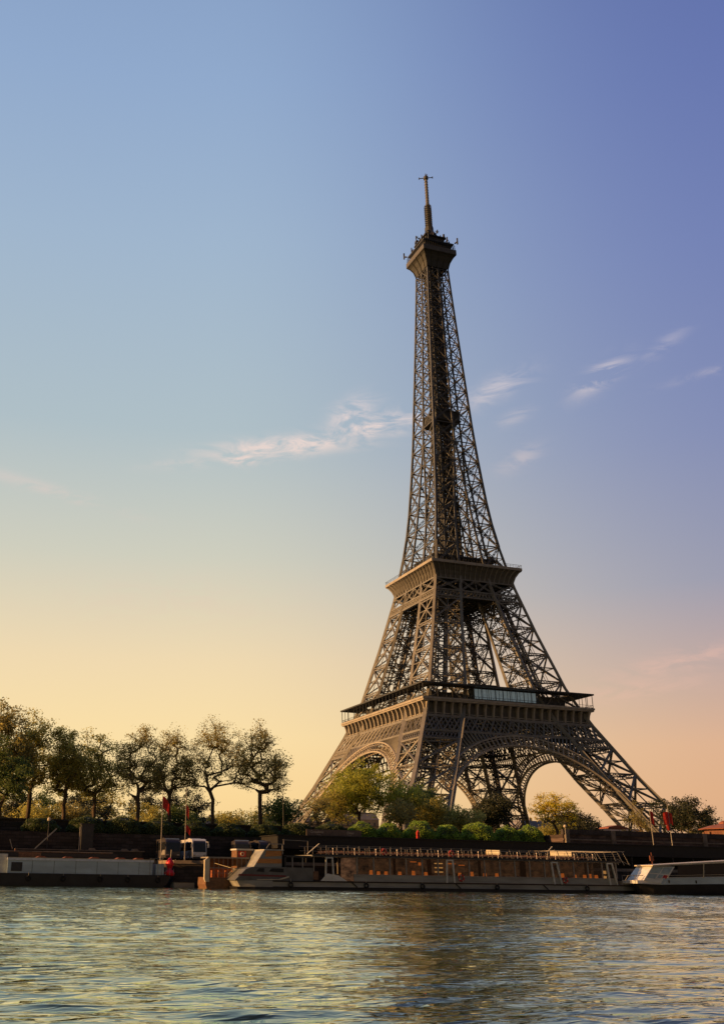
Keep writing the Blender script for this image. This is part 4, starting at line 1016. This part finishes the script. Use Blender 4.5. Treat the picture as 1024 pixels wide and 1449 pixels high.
# ================================================================== BOATS
def sub(name, mb, mt, parent, sm=False): return mb.build(name, mt, parent, sm)
def restaurant_boat():
    e_ = empty('restaurant_boat', at(-33.4, 0, WZ), radians(0.0), 'long glass sided restaurant boat with grey hull and railed open upper deck', 'boat')
    L_ = 78.0
    # hull: plan outline with raked bow at x=0
    def hull(zb, zt, grow=0):
        m = MB(); st = [(0.6, .6), (3, .15), (7, 0), (74, 0), (78, .5)]
        n = len(st)
        for z, g in ((zb, 0), (zt, 1)):
            for x, y in st: m.v.append(Vector((x-(.9 if x < 2 else 0)*g*(zt-zb)*.7, y-.0, z)))
            for x, y in st[::-1]: m.v.append(Vector((x-(.9 if x < 2 else 0)*g*(zt-zb)*.7, 8.6-y, z)))
        k = 2*n
        for i in range(k): j = (i+1) % k; m.f.append((i, j, k+j, k+i))
        m.f.append(tuple(range(k))[::-1]); m.f.append(tuple(range(k, 2*k))); return m
    sub('hull_bottom', hull(-.6, .38), HULLD, e_)
    h = sub('hull', hull(.38, 1.35), HULLG, e_)
    m = MB(); m.box(6, 77.6, -.14, .05, 1.2, 1.36); m.box(6, 77.6, -.10, .05, .36, .46); sub('rubbing_strake', m, BLACK, h)
    m = MB(); m.beam((20, -.13, 1.2), (20.9, -.13, .5), .14); m.beam((39.5, -.13, 1.2), (40.4, -.13, .5), .14); m.beam((57, -.13, 1.2), (57.9, -.13, .5), .14); sub('hull_seam', m, BLACK, h)
    m = MB(); m.box(13.5, 74.5, .1, 8.4, 1.36, 1.42); sub('main_deck', m, WOOD, e_)
    # lower wall under the windows
    m = MB(); m.box(20.5, 73, .16, .28, 1.42, 2.45); m.box(20.5, 73, 8.2, 8.35, 1.42, 2.45); sub('bulwark', m, HULLG, e_)
    m = MB(); m.box(20.5, 73, .10, .34, 2.45, 2.56); sub('window_sill', m, RAILM, e_)
    # window posts
    xs = [21.0+3.05*i for i in range(18)]
    for x in xs:
        m = MB(); m.box(x, x+.24, .12, .34, 2.56, 5.25); sub('window_post', m, RAILM, e_)
    for i, x in enumerate(xs[:-1]):
        m = MB(); m.box(x+.26, x+3.0, .2, .22, 2.58, 5.2); sub('window_pane', m, GLASS, e_)
    m = MB()
    for x in xs: m.box(x, x+.24, 8.1, 8.34, 2.56, 5.25)
    sub('far_window_frame', m, RAILM, e_)
    # upper deck slab + gutter
    m = MB(); m.box(13.0, 74.0, -.05, 8.6, 5.25, 5.5); sub('upper_deck', m, HULLG, e_)
    m = MB(); m.box(13.0, 74.0, -.12, -.03, 5.3, 5.62); sub('gutter', m, DARK, e_)
    # A-shaped white door frames
    for x in (9.9, 16.3, 38.4, 59.0, 61.4, 71.2):
        pass
    for x in (16.0, 38.6, 60.2, 72.0):
        m = MB()
        lean = .55 if x > 50 else 0
        m.beam((x-.75, .02, 1.4), (x-.55-lean, .02, 5.2), .34, .2); m.beam((x+.75, .02, 1.4), (x+.55-lean, .02, 5.2), .34, .2); m.beam((x-.6-lean, .02, 5.1), (x+.6-lean, .02, 5.1), .3, .2)
        if x < 20: m.prism([(x-1.6, 1.42), (x+3.2, 1.42), (x+1.6, 2.3), (x-.4, 2.6)], 'y', -.06, .1)
        sub('door_frame', m, HULLW, e_)
    # upper railing: slanted posts, rails
    rp = [15.5+1.98*i for i in range(30)]
    for x in rp:
        m = MB(); dx = .5 if x > 48 else .25 if x > 30 else 0
        m.beam((x, -.02, 5.5), (x-dx, -.02, 7.05), .10); sub('railing_post', m, RAILM, e_)
    m = MB()
    for z, x0 in ((5.95, 14), (6.35, 14), (6.75, 14)): m.beam((x0, 0.02, z), (74, .02, z), .05)
    m.beam((14, .02, 7.05), (61, .02, 7.05), .05); m.beam((60, .02, 7.2), (75, .02, 7.25), .12, .12)
    m.beam((14, 8.5, 7.05), (74, 8.5, 7.05), .06); m.beam((14, 8.5, 6.3), (74, 8.5, 6.3), .05)
    for i in range(40): m.beam((15+1.5*i, 8.5, 5.5), (15+1.5*i, 8.5, 7.05), .06)
    sub('railing', m, RAILM, e_)
    m = MB()
    for i in range(12): x = 60.5+i*1.2; m.beam((x, .02, 7.2), (x+.4, 7.5, 7.2), .07)
    for x in (72.2, 73.4, 74.6): m.beam((x, 0, 7.25), (x+1.3, 0, 4.9), .10); m.beam((x, 7.5, 7.25), (x+1.3, 7.5, 5.5), .10)
    m.beam((73.3, 0, 5.9), (76.0, 0, 4.9), .08); m.beam((60, 7.5, 7.2), (74.6, 7.5, 7.25), .1)
    sub('awning_frame', m, RAILM, e_)
    # benches on upper deck (rows of dark seats) and small lamps
    m = MB()
    for i in range(27):
        x = 16.5+2*i
        for j in range(5): y = 1.2+1.25*j; m.box(x, x+.45, y, y+.75, 5.88, 5.94); m.box(x+.4, x+.45, y, y+.75, 5.94, 6.28); m.box(x+.2, x+.26, y+.3, y+.4, 5.5, 5.88)
    sub('deck_seats', m, SEATM, e_)
    for i in range(27):
        m = MB(); x = 16.9+1.98*i; m.lathe([(.03, 5.5), (.03, 6.5), (.07, 6.55), (.06, 6.66), (.02, 6.7)], cx=x, cy=.5, sides=6); sub('deck_lamp', m, LITW if i % 2 == 0 else RAILM, e_)
    # glowing panels added for yellow reflections on the upper deck
    for x0, w in ((46.6, 2.6), (59.8, 4.4)):
        m = MB(); m.box(x0, x0+w, .9, 1.0, 6.25, 7.0); sub('reflection_glow', m, LITY, e_)
    # interior: floor, back wall with an added mottled glow, bar with shelves, tables
    m = MB(); m.box(20.8, 72.6, 6.2, 6.3, 1.45, 5.2); sub('glowing_curtain_wall', m, CURT, e_)
    m = MB()
    for x0, x1 in ((37.2, 38.0), (30.5, 31), (47.5, 48), (56.2, 57.4), (70.2, 71.5)): m.box(x0, x1, 5.5, 5.65, 1.5, 5.2)
    sub('partition', m, WOOD, e_)
    m = MB(); m.box(36.4, 37.9, 1.2, 1.5, 1.5, 2.5)
    for z in (3.05, 3.75, 4.45, 2.35): m.box(36.2, 37.7, .9, 1.1, z, z+.18)
    for z in (2.4, 3.3): m.box(70.4, 71.3, .9, 1.1, z, z+.55)
    sub('lit_shelf', m, LITY, e_)
    m = MB(); m.box(40.8, 42.3, 4.6, 4.7, 4.5, 4.7); m.box(43, 44.2, 4.6, 4.7, 4.3, 4.45); m.box(33.4, 34.6, 4.6, 4.7, 4.7, 4.85); m.box(35, 35.8, 4.6, 4.7, 4.2, 4.7); sub('lit_ceiling_panel', m, GLOWO, e_)
    for i in range(18):
        x = 22+2.85*i
        m = MB(); m.box(x, x+1.3, .9, 2.6, 2.12, 2.18); m.box(x+.55, x+.75, 1.6, 1.8, 1.42, 2.12); sub('dining_table', m, CREAM, e_)
    # bow part: raked grey bow with red stripe and wheelhouse
    m = MB(); m.prism([(-.4, 1.35), (13.2, 1.35), (13.2, 3.45), (2.6, 3.45), (1.5, 3.1)], 'y', .35, 8.2); sub('bow_bulwark', m, HULLB, e_)
    m = MB(); m.prism([(.1, 2.05), (8.4, 1.95), (8.4, 2.2), (.3, 2.32)], 'y', .30, .348); sub('red_stripe', m, mat('dull_red_paint', (.16, .02, .02), .5, 0, .3, 2), e_)
    for x0, x1 in ((3.2, 4.6), (5.4, 8.0)):
        m = MB(); m.prism([(x0, 2.75), (x1, 2.65), (x1, 3.25), (x0+.5, 3.25)], 'y', .32, .348); sub('porthole', m, BLACK, e_)
    m = MB(); m.prism([(3.0, 3.45), (7.9, 3.45), (7.9, 6.1), (4.8, 6.1)], 'y', .9, 7.6); wh = sub('wheelhouse', m, HULLG, e_)
    m = MB(); m.prism([(3.6, 4.05), (7.85, 4.05), (7.85, 4.75), (3.85, 4.75)], 'y', .86, .898); m.prism([(4.9, 5.05), (7.85, 5.25), (7.85, 6.0), (5.2, 6.0)], 'y', .86, .898); sub('lit_cabin_side', m, ORNG, wh)
    m = MB(); m.prism([(4.8, 6.1), (8.2, 6.1), (8.2, 6.22), (4.7, 6.22)], 'y', .7, 7.8); sub('roof', m, HULLW, wh)
    m = MB()
    m.beam((5.2, .8, 6.4), (5.7, .8, 7.1), .12); m.beam((5.7, .8, 7.1), (8, .8, 7.1), .12); m.beam((8, .8, 5.5), (8, .8, 7.1), .14)
    m.beam((8, .8, 7.8), (12.5, .8, 7.7), .08); m.beam((8.2, .8, 7.0), (8.2, .8, 7.9), .1); m.beam((12.5, .8, 5.5), (12.5, .8, 7.7), .08)
    sub('bow_handrail', m, RAILM, e_)
    m = MB(); m.box(8.3, 13.4, .5, 8.0, 5.05, 5.35); m.box(8.3, 8.5, .5, 8.0, 1.36, 5.2); sub('porch_roof', m, DARK, e_)
    m = MB(); m.box(8.8, 14.2, .45, .55, 1.6, 2.9); sub('timber_screen', m, WOOD, e_)
    for x in (9.6, 11.4, 13.4):
        m = MB(); m.box(x, x+.14, .6, .74, 2.9, 5.1); sub('porch_post', m, STEEL, e_)
    m = MB(); m.beam((3.3, 0.1, 1.5), (7.2, .1, 1.55), .12); m.beam((7.2, .1, 1.55), (8.8, .1, 2.0), .2); sub('mooring_gear', m, CREAM, e_)
    # gangway lamp arm leaning out
    m = MB(); m.beam((12.0, -.1, 5.6), (14.2, -.1, 7.3), .28, .1); m.beam((58.3, 0, 5.6), (58.6, 0, 6.9), .1); m.beam((58.6, 0, 6.9), (59.6, 0, 7.8), .16); sub('davit', m, CREAM, e_)
    m = MB(); m.prism([(74, 1.36), (77.6, 1.36), (77.6, 1.7), (75.2, 2.1), (74, 2.1)], 'y', .2, 8.2); sub('stern_deck', m, HULLG, e_)
    m = MB()
    for x in (74.3, 76, 77.4): m.beam((x, .4, 1.7), (x, .4, 3.1), .07)
    m.beam((74.3, .4, 3.1), (77.4, .4, 3.1), .07); sub('stern_rail', m, RAILM, e_)
    return e_
rb = restaurant_boat()
BX, BY = -33.4, 0
TL = 'orange glows added behind the restaurant boat windows'  # added glowing shapes standing in for orange chairs in the light
for i in range(15):
    x = (24.2, 27.0, 29.6, 32.2, 34.6, 41.2, 43.6, 46.2, 48.6, 60.0+2.2, 64.8, 66.9, 68.0, 69.4, 25.6)[i]
    h_ = .62 if i % 3 else .8
    e_ = empty('chair_glow', at(BX+x, 1.35, WZ+2.18), 0, 'small orange glow added for a lit chair behind the boat windows', 'glow shape', TL)
    m = MB(); m.lathe([(.10, 0), (.10, .03), (.03, .06), (.03, .3)], sides=6); m.build('glow_base', STEEL, e_)
    m = MB(); m.lathe([(.33, .28), (.27, .28+h_)], sides=8); m.build('glow_shape', GLOWO, e_)
# rust coloured chairs at the tables
ch = empty('dining_chair', at(BX+22.6, 2.9, WZ+1.42), 0, 'rust red dining chair at a table inside the restaurant boat', 'chair', 'chairs inside the restaurant boat')
m = MB(); m.box(-.24, .24, -.24, .24, .42, .5); m.build('seat', CHAIRM, ch)
m = MB(); m.box(-.24, .24, .2, .26, .5, 1.25); m.build('backrest', CHAIRM, ch)
for a in (-1, 1):
    for b in (-1, 1): m = MB(); m.box(a*.2-.02, a*.2+.02, b*.2-.02, b*.2+.02, 0, .42); m.build('leg', WOOD, ch)
for i in range(1, 17):
    c = copy_tree(ch); c.location = at(BX+22.6+2.85*i, 2.9, WZ+1.42)
# life rings and bundles
LR = 'red life rings hung on the restaurant boat'
for x, z, r, lab in ((26.0, 6.25, .42, 'red life ring on the upper railing, the left one of two'), (38.9, 6.2, .42, 'red life ring on the upper railing, above the white door frame'), (40.6, 2.2, .48, 'dark red life ring beside the middle white door frame'), (61.6, 2.1, .45, 'dark red life ring at the slanted right door frame')):
    e_ = empty('life_ring', at(BX+x, -.22, WZ+z), 0, lab, 'life ring', LR)
    m = MB(); m.torus((0, 0, 0), r, .15, 'y', 16, 7); m.build('ring', REDP, e_, True)
    m = MB()
    for a in range(4):
        t = a*pi/2+.4; m.tube([(r*.78*cos(t), 0, r*.78*sin(t)), (r*1.2*cos(t), 0, r*1.2*sin(t))], .165, 7)
    m.build('band', CREAM, e_)
# small glass stern boat at left of restaurant boat
e_ = empty('tour_boat', at(-37.2, 5.2, WZ), 0, 'small varnished tour boat stern with a white railing left of the restaurant boat', 'boat')
m = MB(); m.prism([(.2, -.3), (7.5, -.3), (7.5, 1.7), (0, 1.7), (-.1, .6)], 'y', 0, 5.0); m.build('hull', WOOD, e_)
m = MB(); m.prism([(-.15, 1.0), (.5, 1.0), (.5, 4.6), (.1, 4.75), (-.35, 4.4), (-.35, 1.4)], 'y', -.1, .5); m.build('corner_fender', CREAM, e_)
m = MB(); m.box(.3, 7.5, .1, 4.8, 4.75, 4.95); m.build('roof', RAILM, e_)
m = MB()
for i in range(9): m.beam((.5+.8*i, 0, 1.7), (.5+.8*i, 0, 4.75), .06)
m.beam((.2, 0, 3.2), (7.5, 0, 3.2), .1); m.beam((.2, 0, 2.4), (7.5, 0, 2.4), .05); m.build('railing', RAILM, e_)
m = MB(); m.box(1, 7.3, 2.5, 2.6, 1.7, 3.1)
for i in range(5): m.box(1.2+1.2*i, 1.7+1.2*i, 1.0, 1.5, 1.7, 2.8)
m.build('seats', CHAIRM, e_)
m = MB(); m.box(1.2, 7, 4.6, 4.7, 1.7, 4.7); m.build('rear_panel', WOOD, e_)
e_ = empty('pilot_cabin', at(-31.7, 6.0, WZ), 0, 'white roofed red cabin top rising behind the restaurant boat bow', 'boat cabin')
m = MB(); m.box(0, 2.7, 0, 3, 0.3, 6.1); m.build('cabin_wall', WOOD, e_)
m = MB(); m.box(-.15, 2.9, -.2, 3.2, 6.1, 6.35); m.build('cabin_roof', HULLW, e_)
m = MB(); m.box(.3, 1.6, -.05, -.002, 5.0, 5.95); m.build('red_panel', REDP, e_)
m = MB(); m.torus((.95, -.12, 5.5), .28, .08, 'y', 12, 6); m.build('life_ring', CREAM, e_)
# left barge
def barge():
    e_ = empty('river_barge', at(-71.9, 13.0, WZ), 0, 'long moored barge with pale blue grey cabin side and dark hull at the left', 'barge')
    m = MB(); m.prism([(-14, 1.9), (-14, -.5), (28.6, -.5), (30.0, .5), (30.6, 1.75), (29.5, 1.9)], 'y', 0, 6.6); m.build('hull', HULLD, e_)
    m = MB(); m.box(3, 27.4, .25, 6.3, 1.9, 3.95); m.build('cabin_side', BLUEG, e_)
    m = MB(); m.box(2.9, 27.6, .15, 6.4, 3.95, 4.3); m.build('roof_trim', BLUET, e_)
    m = MB(); m.box(2.9, 27.6, .1, 6.5, 4.3, 4.38); m.build('roof_edge', CREAM, e_)
    m = MB()
    for i in range(6): m.box(7+3.6*i, 7.05+3.6*i, .22, .248, 1.95, 3.9)
    m.build('panel_seam', DARK, e_)
    m = MB(); m.box(3.6, 5.4, .2, .248, 2.2, 3.6); m.build('door', DARK, e_)
    m = MB(); m.box(1.0, 3.0, .8, 6, 1.9, 4.9); m.build('wheelhouse', HULLW, e_)
    m = MB(); m.box(28.0, 29.4, .3, 5, 1.9, 3.7); m.build('stern_locker', BLUEG, e_)
    for i, x in enumerate((8.5, 13, 17.5, 22, 25.2)):
        m = MB(); m.prism([(x-.9, 4.38), (x+.9, 4.38), (x+.5, 4.62), (x-.4, 4.62)], 'y', 1, 3); m.build('hatch', TERRA, e_)
    m = MB(); m.beam((-14, .2, 2.4), (1, .2, 2.4), .05)
    for i in range(8): m.beam((-14+2*i, .2, 1.9), (-14+2*i, .2, 2.4), .05)
    for i in range(7): m.beam((26.9+.7*i, .1, 1.9), (26.9+.7*i, .1, 4.6 if i < 4 else 3.0), .06)
    m.beam((26.9, .1, 4.6), (29, .1, 4.6), .06); m.build('railing', RAILM, e_)
    return e_
bg = barge()
def tyres(e_, xs, y, z):
    for x in xs:
        m = MB(); m.torus((x, y, z), .34, .14, 'y', 12, 6); m.build('tyre_fender', TYRE, e_)
        m = MB(); m.tube([(x, y, z+.4), (x, y+.05, z+1.0)], .025, 5); m.build('fender_rope', CREAM, e_)
def flat_barge(s_, o_, L_, zt, label, cabin):
    e_ = empty('cargo_barge', at(s_, o_, WZ), 0, label, 'barge', 'dark barges moored behind the pale one')
    m = MB(); m.prism([(0, zt-1.2), (.6, -.4), (L_-1, -.4), (L_, zt-1.0), (L_-.2, zt-.2), (0, zt-.2)], 'y', 0, 4.6); m.build('hull', HULLD, e_)
    m = MB(); m.box(.2, L_-1.2, .3, 4.4, zt-.2, zt-.02); m.build('deck_cover', WOOD, e_)
    m = MB(); m.box(.1, L_-1.0, .15, .3, zt-.06, zt+.10); m.build('gunwale', COPE, e_)
    if cabin is not None:
        m = MB(); m.box(cabin, cabin+4, .35, 4, zt, zt+.9) if cabin > 100 else m.prism([(cabin, zt-1.4), (cabin+3.8, zt-1.4), (cabin+3.8, zt-.15), (cabin, zt-.15)], 'y', -.1, -.02); m.build('side_hatch', CREAM if cabin == 12 else WOOD, e_)
flat_barge(-84, 20.1, 34.8, 5.45, 'nearer dark brown barge with a thin pale gunwale behind the pale barge', 17.4)
flat_barge(-69.0, 31.6, 25.5, 6.1, 'farther dark barge with a small step at its left end, highest of the moored barges', None) if False else None
e_ = empty('work_boat', at(-66.2, 25.9, QZ), 0, 'long dark low deckhouse with a pale roof line on the quay behind the barges', 'deckhouse')
m = MB(); m.box(0, 22.6, 0, 1.8, 0, 1.45); m.build('deckhouse_wall', HULLD, e_)
m = MB(); m.box(-.6, 22.9, -.2, 1.9, 1.45, 1.62); m.build('roof_edge', COPE, e_)
m = MB(); m.box(-.6, -.35, -.2, 1.8, 0.01, 1.45); m.build('end_panel', TERRA, e_)
for x in (12.4, 18.5, 20.4):
    m = MB(); m.prism([(x, 1.62), (x+1.5, 1.62), (x+1.2, 1.95), (x+.3, 1.95)], 'y', 0, .6); m.build('roof_hatch', COPE, e_)
m = MB(); m.beam((2.8, 0.4, 1.5), (6.6, .4, 5.2), .2); m.beam((-1.0, 0.4, 1.5), (-1.6, .4, 3.2), .1); m.build('boom', STEEL, e_)
# red tarpaulin figure on the quay edge
e_ = empty('red_buoy', at(-41.3, 14.1, WZ+1.7), 0, 'bright red bulging buoy bundle hanging on the quay wall between barge and tour boat', 'buoy')
m = MB(); m.lathe([(.05, 0), (.75, .15), (.95, .5), (.7, .9), (.35, 1.2), (.45, 1.6), (.75, 2.0), (.6, 2.5), (.2, 3.0), (.05, 3.1)], sides=10); m.build('inflated_body', mat('bright_red_rubber', (.75, .02, .03), .45, 0, .2, 2), e_, True)
m = MB(); m.tube([(.1, 0, 3.0), (.3, .4, 4.4)], .05, 6); m.build('rope', CREAM, e_)
e_ = empty('pontoon', at(-40.9, 12.2, WZ), 0, 'small grey floating pontoon at the barge stern', 'pontoon')
m = MB(); m.box(0, 3.6, 0, 2.6, -.2, .75); m.build('float', HULLG, e_)
m = MB(); m.box(-.1, 3.7, -.1, 2.7, .75, .85); m.build('deck', DARK, e_)
# right motor boat
def cruiser():
    e_ = empty('motor_cruiser', at(41.0, -4.6, WZ), radians(0), 'navy hulled passenger cruiser with slanted windscreen and cream roof at the right', 'boat')
    L_ = 42
    m = MB(); sec = []
    st = [(0.0, 3.0, 1.9, .05), (1.2, 3.0, 1.72, .9), (3.5, 3.0, 1.6, 1.9), (8, 3.0, 1.62, 2.5), (20, 3, 1.8, 2.6), (L_, 3, 2.3, 2.6)]
    for x, cy, zt, hw in st:
        m.v += [Vector((x+(1.6 if x < 1 else .8 if x < 2 else 0), cy-hw*.7, -.5)), Vector((x, cy-hw, zt)), Vector((x, cy+hw, zt)), Vector((x+(1.6 if x < 1 else .8 if x < 2 else 0), cy+hw*.7, -.5))]
    for i in range(len(st)-1):
        for j in range(4): a = i*4+j; b = i*4+(j+1) % 4; m.f.append((a, a+4, b+4, b))
    m.f.append((0, 1, 2, 3)); m.f.append(tuple(len(m.v)-4+i for i in range(4))[::-1]); m.build('hull', HULLD, e_)
    m = MB(); m.hexa([(-.3, .8, 1.75), (4.4, .55, 1.62), (4.4, 5.4, 1.62), (-.3, 5.2, 1.75), (-.2, 1.0, 2.3), (4.4, .6, 2.35), (4.4, 5.3, 2.35), (-.2, 5.0, 2.3)]) ; m.build('foredeck', HULLW, e_)
    m = MB(); m.prism([(4.4, 1.62), (L_-1, 2.3), (L_-1, 3.5), (4.9, 2.75)], 'y', .42, 5.6); m.build('side_panel', BLUEG, e_)
    m = MB()
    # raked windscreen block: base x 0.6..5.6, top x 3.2..8.0
    m.hexa([(1.0, .7, 2.3), (5.2, .4, 1.75), (5.2, 5.6, 1.75), (1.0, 5.2, 2.3), (3.4, .9, 4.75), (8.0, .5, 4.75), (8.0, 5.5, 4.75), (3.4, 5.0, 4.75)]); wsb = m.build('windscreen_frame', HULLW, e_)
    def face(u, v):                               # point on the front-left slanted face
        a = Vector((1.0, .7, 2.3)).lerp(Vector((5.2, .4, 1.75)), u); b = Vector((3.4, .9, 4.75)).lerp(Vector((8.0, .5, 4.75)), u)
        return a.lerp(b, v)
    off = Vector((-.03, -.05, .01))
    for (u0, u1, v0, v1, mt_, nm) in ((.06, .50, .55, .95, BLUEG, 'pane'), (.54, .92, .55, .95, BLUEG, 'pane'), (.06, .44, .20, .48, BLUEG, 'pane'), (.52, .70, .26, .48, BLUEG, 'pane'), (.74, .94, .26, .48, REDP, 'red_notice')):
        m = MB(); m.quad(face(u0, v0)+off, face(u1, v0)+off, face(u1, v1)+off, face(u0, v1)+off); m.build(nm, GLASSS if nm == 'pane' else mt_, wsb)
    m = MB(); m.hexa([(3.0, .3, 4.75), (40, .3, 6.6), (40, 5.8, 6.6), (3.0, 5.2, 4.75), (3.0, .3, 4.95), (40, .3, 7.2), (40, 5.8, 7.2), (3.0, 5.2, 4.95)]); m.build('roof', CREAM, e_)
    for i, x in enumerate((14, 21.5, 29, 36)):
        m = MB(); z = 2.75+(x-5)*.021; m.beam((x, .4, z), (x+.5, .45, 4.9+(x-3)*.05), .22, .12); m.build('cabin_post', CREAM, e_)
    for x0, x1 in ((8.3, 14), (14.4, 21.4), (21.9, 29), (29.4, 36)):
        m = MB(); z0 = 2.8+(x0-5)*.022; z1 = 2.8+(x1-5)*.022; m.quad((x0, .46, z0), (x1, .46, z1), (x1+.4, .46, 4.85+(x1-3)*.05), (x0+.4, .46, 4.85+(x0-3)*.05)); m.build('side_pane', GLASSD, e_)
    m = MB(); m.beam((6, .36, 2.85), (L_-2, .36, 3.65), .07); m.beam((6, .36, 3.2), (L_-2, .36, 4.0), .05); m.build('side_rail', CREAM, e_)
    m = MB()
    pts = [(-.6, .9, 2.3), (-.2, .9, 3.2), (3.0, .9, 3.3)]
    m.tube([(-2.3, 1.6, 2.2), (-1.5, 1.6, 3.1), (1.4, 1.2, 3.15)], .06, 6); m.tube([(-.6, 1.3, 2.2), (-.1, 1.3, 3.12)], .05, 6); m.build('bow_rail', RAILM, e_)
    for x in (6.2, 12.2): m = MB(); m.lathe([(.05, 1.9), (.13, 2.0), (.13, 2.35), (.04, 2.45)], cx=x, cy=.36, sides=8); m.build('fender', BLACK, e_)
    m = MB(); m.tube([(4.4, 2, 4.9), (4.4, 2, 7.2)], .05, 6); m.box(4.0, 4.8, 1.9, 2.1, 5.7, 6.6); m.build('mast', mat('rust_mast_paint', (.20, .06, .03), .7), e_)
    return e_
cruiser()


# ================================================================== MOORING ROPES
for pts, lab in (([(-27.5, .3, 1.6), (-30.5, 5, 2.6), (-36, 11.5, 4.5)], 'mooring rope from the restaurant boat bow to the quay'),
                 ([(42, .4, 1.9), (46, 4, 2.4), (52, 9.6, 4.5)], 'mooring rope from the restaurant boat stern to the quay'),
                 ([(-42.3, 13.4, 1.9), (-41.2, 14.2, 2.6), (-40.0, 15.2, 4.5)], 'mooring rope from the pale barge to the quay corner')):
    P = [Vector(at(a, b, WZ+c)) for a, b, c in pts]; m = MB(); Q = []
    for i in range(13):
        u = i/12; p = P[0]*(1-u)**2+P[1]*2*u*(1-u)+P[2]*u*u; Q.append(p)
    m.tube(Q, .04, 5); o = m.build('mooring_rope', CREAM); tag(o, lab, 'rope', None)

tyres(bg, (1.2, 6.5, 12.2, 18.4, 23.1, 28.3), -.16, 1.1)
tyres(rb, (9.0, 22.5, 33.0, 47.5, 66.0), -.28, .75)
